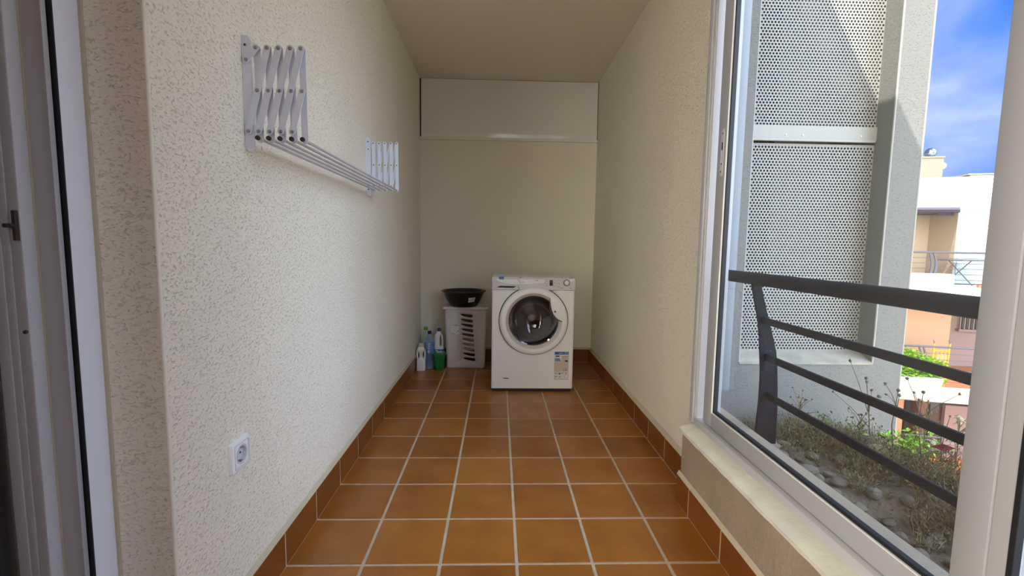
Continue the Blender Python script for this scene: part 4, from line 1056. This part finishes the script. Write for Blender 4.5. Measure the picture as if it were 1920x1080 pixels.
part('terrace_floor', 'terrace', nb, lambda bm: box(bm, SL, SR, -4.2, 1.5, -6.9, -6.25))
far_rail(-5.13, [(-5.25, -5.25, .1, 4), (-5.36, -5.37, .1, 4), (-5.47, -5.48, .1, 4), (-5.58, -5.6, .1, 4)], .1, 4, -1.0, (), -5.6)

def local(s, d, z):
    c, sn = math.cos(RZ), math.sin(RZ)
    return (OX + s * c - d * sn, OY + s * sn + d * c, z)
# potted foliage, chair, table on the balconies (things of their own)
a0, zt0 = fp(-.05, 0, -1.7)[0], fp(0, -3.05, -1.7)[1]
t = thing('planter_foliage_plant', 'bright green leafy plant with a pale flower in the white corner planter', 'plant', local(.4, -1.6, zt0), RZ)
bm = bmesh.new(); r = random.Random(5)
xa, xb = fp(-.5, 0, -1.7)[0] - .4, fp(1.0, 0, -1.7)[0] - .4
for k in range(2800):
    x = r.uniform(xa, xb); f = (x - xa) / (xb - xa)
    h = .70 - .34 * max(0, f - .4) / .6 + .08 * math.sin(9 * x)
    p = Vector((x, r.uniform(-.35, .35), r.uniform(-.18, h) - (.0 if r.random() > .2 else .05))); leaf_quad(bm, p, Vector((r.uniform(-1, 1), -abs(r.uniform(.1, 1)), r.uniform(-.3, 1))), r.uniform(.07, .13), .85)
obj('foliage', bm, 'lime_leaf', t, recalc=False)
part('flower', 'petal', t, lambda bm: [leaf_quad(bm, Vector((fp(.25, 0, -1.9)[0] - .4, -.42, .38)), Vector((math.cos(a), -.35, math.sin(a))), .1, .5) for a in [k * PI / 4 for k in range(8)]])
part('flower', 'petal', t, lambda bm: [leaf_quad(bm, Vector((fp(.06, 0, -1.9)[0] - .4, -.46, -.12)), Vector((math.cos(a), -.35, math.sin(a))), .07, .5) for a in [k * PI / 4 for k in range(8)]])

cs, cd = fp(.865, 0, -.75)[0], -.75
zf = -3.2
t = thing('bamboo_chair', 'yellow bamboo chair on the neighbouring balcony', 'chair', local(cs, cd, zf), RZ)
w2 = (fp(1.083, 0, cd)[0] - fp(.648, 0, cd)[0]) / 2
zt_ = fp(0, -1.93, cd)[1] - zf
for sgn in (-1, 1):
    part('back_post', 'yellow', t, lambda bm: tube(bm, [(sgn * w2 * .92, .02, 0), (sgn * w2, -.02, .5), (sgn * w2, -.06, zt_)], .026, 8), smooth=True)
    part('post_tip', 'beam', t, lambda bm: tube(bm, [(sgn * w2, -.06, zt_), (sgn * w2 - .05, -.06, zt_ + .12)], [.022, .006], 6))
    part('leg', 'yellow', t, lambda bm: tube(bm, [(sgn * w2, .46, 0), (sgn * w2, .45, .44)], .022, 8), smooth=True)
part('seat', 'yellow', t, lambda bm: box(bm, -w2, w2, -.02, .48, .42, .46, .012), smooth=True)
part('top_rail', 'yellow', t, lambda bm: tube(bm, [(-w2, -.055, zt_ - .24), (w2, -.055, zt_ - .24)], .022, 8), smooth=True)
for k in range(3):
    part('spindle', 'yellow', t, lambda bm: tube(bm, [(-w2 * .5 + w2 * .5 * k, -.05, zt_ - .24), (-w2 * .5 + w2 * .5 * k, -.03, .5)], .016, 6), smooth=True)
t = thing('garden_table', 'round grey garden table behind the upper balcony railing', 'table', local(fp(1.15, 0, -.6)[0], -.6, .02), RZ)
part('table_top', 'darkgrey', t, lambda bm: lathe(bm, [(0, .78), (.55, .78), (.56, .80), (.55, .82), (0, .82)], 28), smooth=True)
for sgn in (-1, 1): part('leg', 'darkgrey', t, lambda bm: tube(bm, [(sgn * .4, 0, 0), (-sgn * .3, 0, .78)], .016, 6))

bm = bmesh.new(); box(bm, -40, 60, -40, 60, -7.2, -6.95)
tag(obj('ground', bm, 'pave'), 'pale courtyard ground below the buildings', 'ground', kind='structure')

# ------------------------------------------------------------------ sky, sun
wd = bpy.data.worlds.new('sky'); bpy.context.scene.world = wd; wd.use_nodes = True
nt = wd.node_tree; N = nt.nodes; L = nt.links
bg = N['Background']
tc = N.new('ShaderNodeTexCoord')
mp = N.new('ShaderNodeMapping'); mp.inputs['Scale'].default_value = (1, 1, 1.6); mp.inputs['Location'].default_value = (.35, .1, .2)
L.new(tc.outputs['Generated'], mp.inputs['Vector'])
n1 = N.new('ShaderNodeTexNoise'); n1.inputs['Scale'].default_value = 2.4; n1.inputs['Detail'].default_value = 7; n1.inputs['Roughness'].default_value = .52; n1.inputs['Distortion'].default_value = .3
L.new(mp.outputs[0], n1.inputs['Vector'])
rp = N.new('ShaderNodeValToRGB'); e = rp.color_ramp.elements
e[0].position = .36; e[0].color = (.07, .32, 1.25, 1); e[1].position = .62; e[1].color = (.92, 1.04, 1.35, 1)
x = rp.color_ramp.elements.new(.47); x.color = (.36, .56, 1.25, 1)
L.new(n1.outputs['Fac'], rp.inputs['Fac'])
# bright sky patch added, aimed to light the passage through the window
dt = N.new('ShaderNodeVectorMath'); dt.operation = 'DOT_PRODUCT'; dt.inputs[1].default_value = Vector((.67, -.53, .50)).normalized()
L.new(tc.outputs['Generated'], dt.inputs[0])
mr = N.new('ShaderNodeMapRange'); mr.interpolation_type = 'SMOOTHSTEP'; mr.inputs[1].default_value = .66; mr.inputs[2].default_value = .98; mr.inputs[3].default_value = 1.; mr.inputs[4].default_value = 12.5
L.new(dt.outputs['Value'], mr.inputs[0])
wh = N.new('ShaderNodeMix'); wh.data_type = 'RGBA'
# a gap of blue in otherwise white cloud
d2 = N.new('ShaderNodeVectorMath'); d2.operation = 'DOT_PRODUCT'; d2.inputs[1].default_value = Vector((.68, .66, .34)).normalized()
L.new(tc.outputs['Generated'], d2.inputs[0])
mr2 = N.new('ShaderNodeMapRange'); mr2.inputs[1].default_value = .78; mr2.inputs[2].default_value = .93; mr2.inputs[3].default_value = .9; mr2.inputs[4].default_value = 0
L.new(d2.outputs['Value'], mr2.inputs[0]); L.new(mr2.outputs[0], wh.inputs['Factor'])
L.new(rp.outputs['Color'], wh.inputs['A']); wh.inputs['B'].default_value = (.45, .53, .65, 1)
# warm low glow added to the sky to light the window side wall
d3 = N.new('ShaderNodeVectorMath'); d3.operation = 'DOT_PRODUCT'; d3.inputs[1].default_value = Vector((-.49, -.83, .12)).normalized()
L.new(tc.outputs['Generated'], d3.inputs[0])
mr3 = N.new('ShaderNodeMapRange'); mr3.interpolation_type = 'SMOOTHSTEP'; mr3.inputs[1].default_value = .80; mr3.inputs[2].default_value = .98; mr3.inputs[3].default_value = 0; mr3.inputs[4].default_value = 18
L.new(d3.outputs['Value'], mr3.inputs[0])
b2_ = N.new('ShaderNodeBackground'); b2_.inputs['Color'].default_value = (1, .93, .80, 1); L.new(mr3.outputs[0], b2_.inputs['Strength'])
ad_ = N.new('ShaderNodeAddShader'); L.new(bg.outputs[0], ad_.inputs[0]); L.new(b2_.outputs[0], ad_.inputs[1]); L.new(ad_.outputs[0], N['World Output'].inputs['Surface'])
L.new(wh.outputs['Result'], bg.inputs['Color']); L.new(mr.outputs[0], bg.inputs['Strength'])

sd = bpy.data.lights.new('sun', 'SUN'); sd.energy = 8.8; sd.angle = math.radians(.53); sd.color = (1, .96, .90)
so = bpy.data.objects.new('sun', sd); C.objects.link(so)
so.rotation_euler = Vector((1, 1.2, -1.7)).to_track_quat('-Z', 'Y').to_euler(); so.location = (-5, -6, 12)

# ------------------------------------------------------------------ camera
cam = bpy.data.cameras.new('camera'); co = bpy.data.objects.new('camera', cam); C.objects.link(co)
F_PX, pitch, yaw, roll = 846.18, -.0941, .0309, .0143
cx, sx = math.cos(pitch), math.sin(pitch)
fwd = Vector((math.sin(yaw) * cx, math.cos(yaw) * cx, sx)); right = Vector((math.cos(yaw), -math.sin(yaw), 0)); up = right.cross(fwd)
r2 = right * math.cos(roll) + up * math.sin(roll); u2 = -right * math.sin(roll) + up * math.cos(roll)
mw = Matrix((r2, u2, -fwd)).transposed().to_4x4(); mw.translation = (.7058, -1.4408, 1.0792)
co.matrix_world = mw
cam.sensor_width = 36; cam.lens = F_PX / 1920 * 36; cam.clip_start = .02; cam.clip_end = 300
sc = bpy.context.scene; sc.camera = co
vs = sc.view_settings; vs.view_transform = 'Standard'; vs.look = 'None'; vs.exposure = 0.0; vs.gamma = 1; vs.use_curve_mapping = False
sc.cycles.use_denoising = True
sc.cycles.max_bounces = 12; sc.cycles.transparent_max_bounces = 16
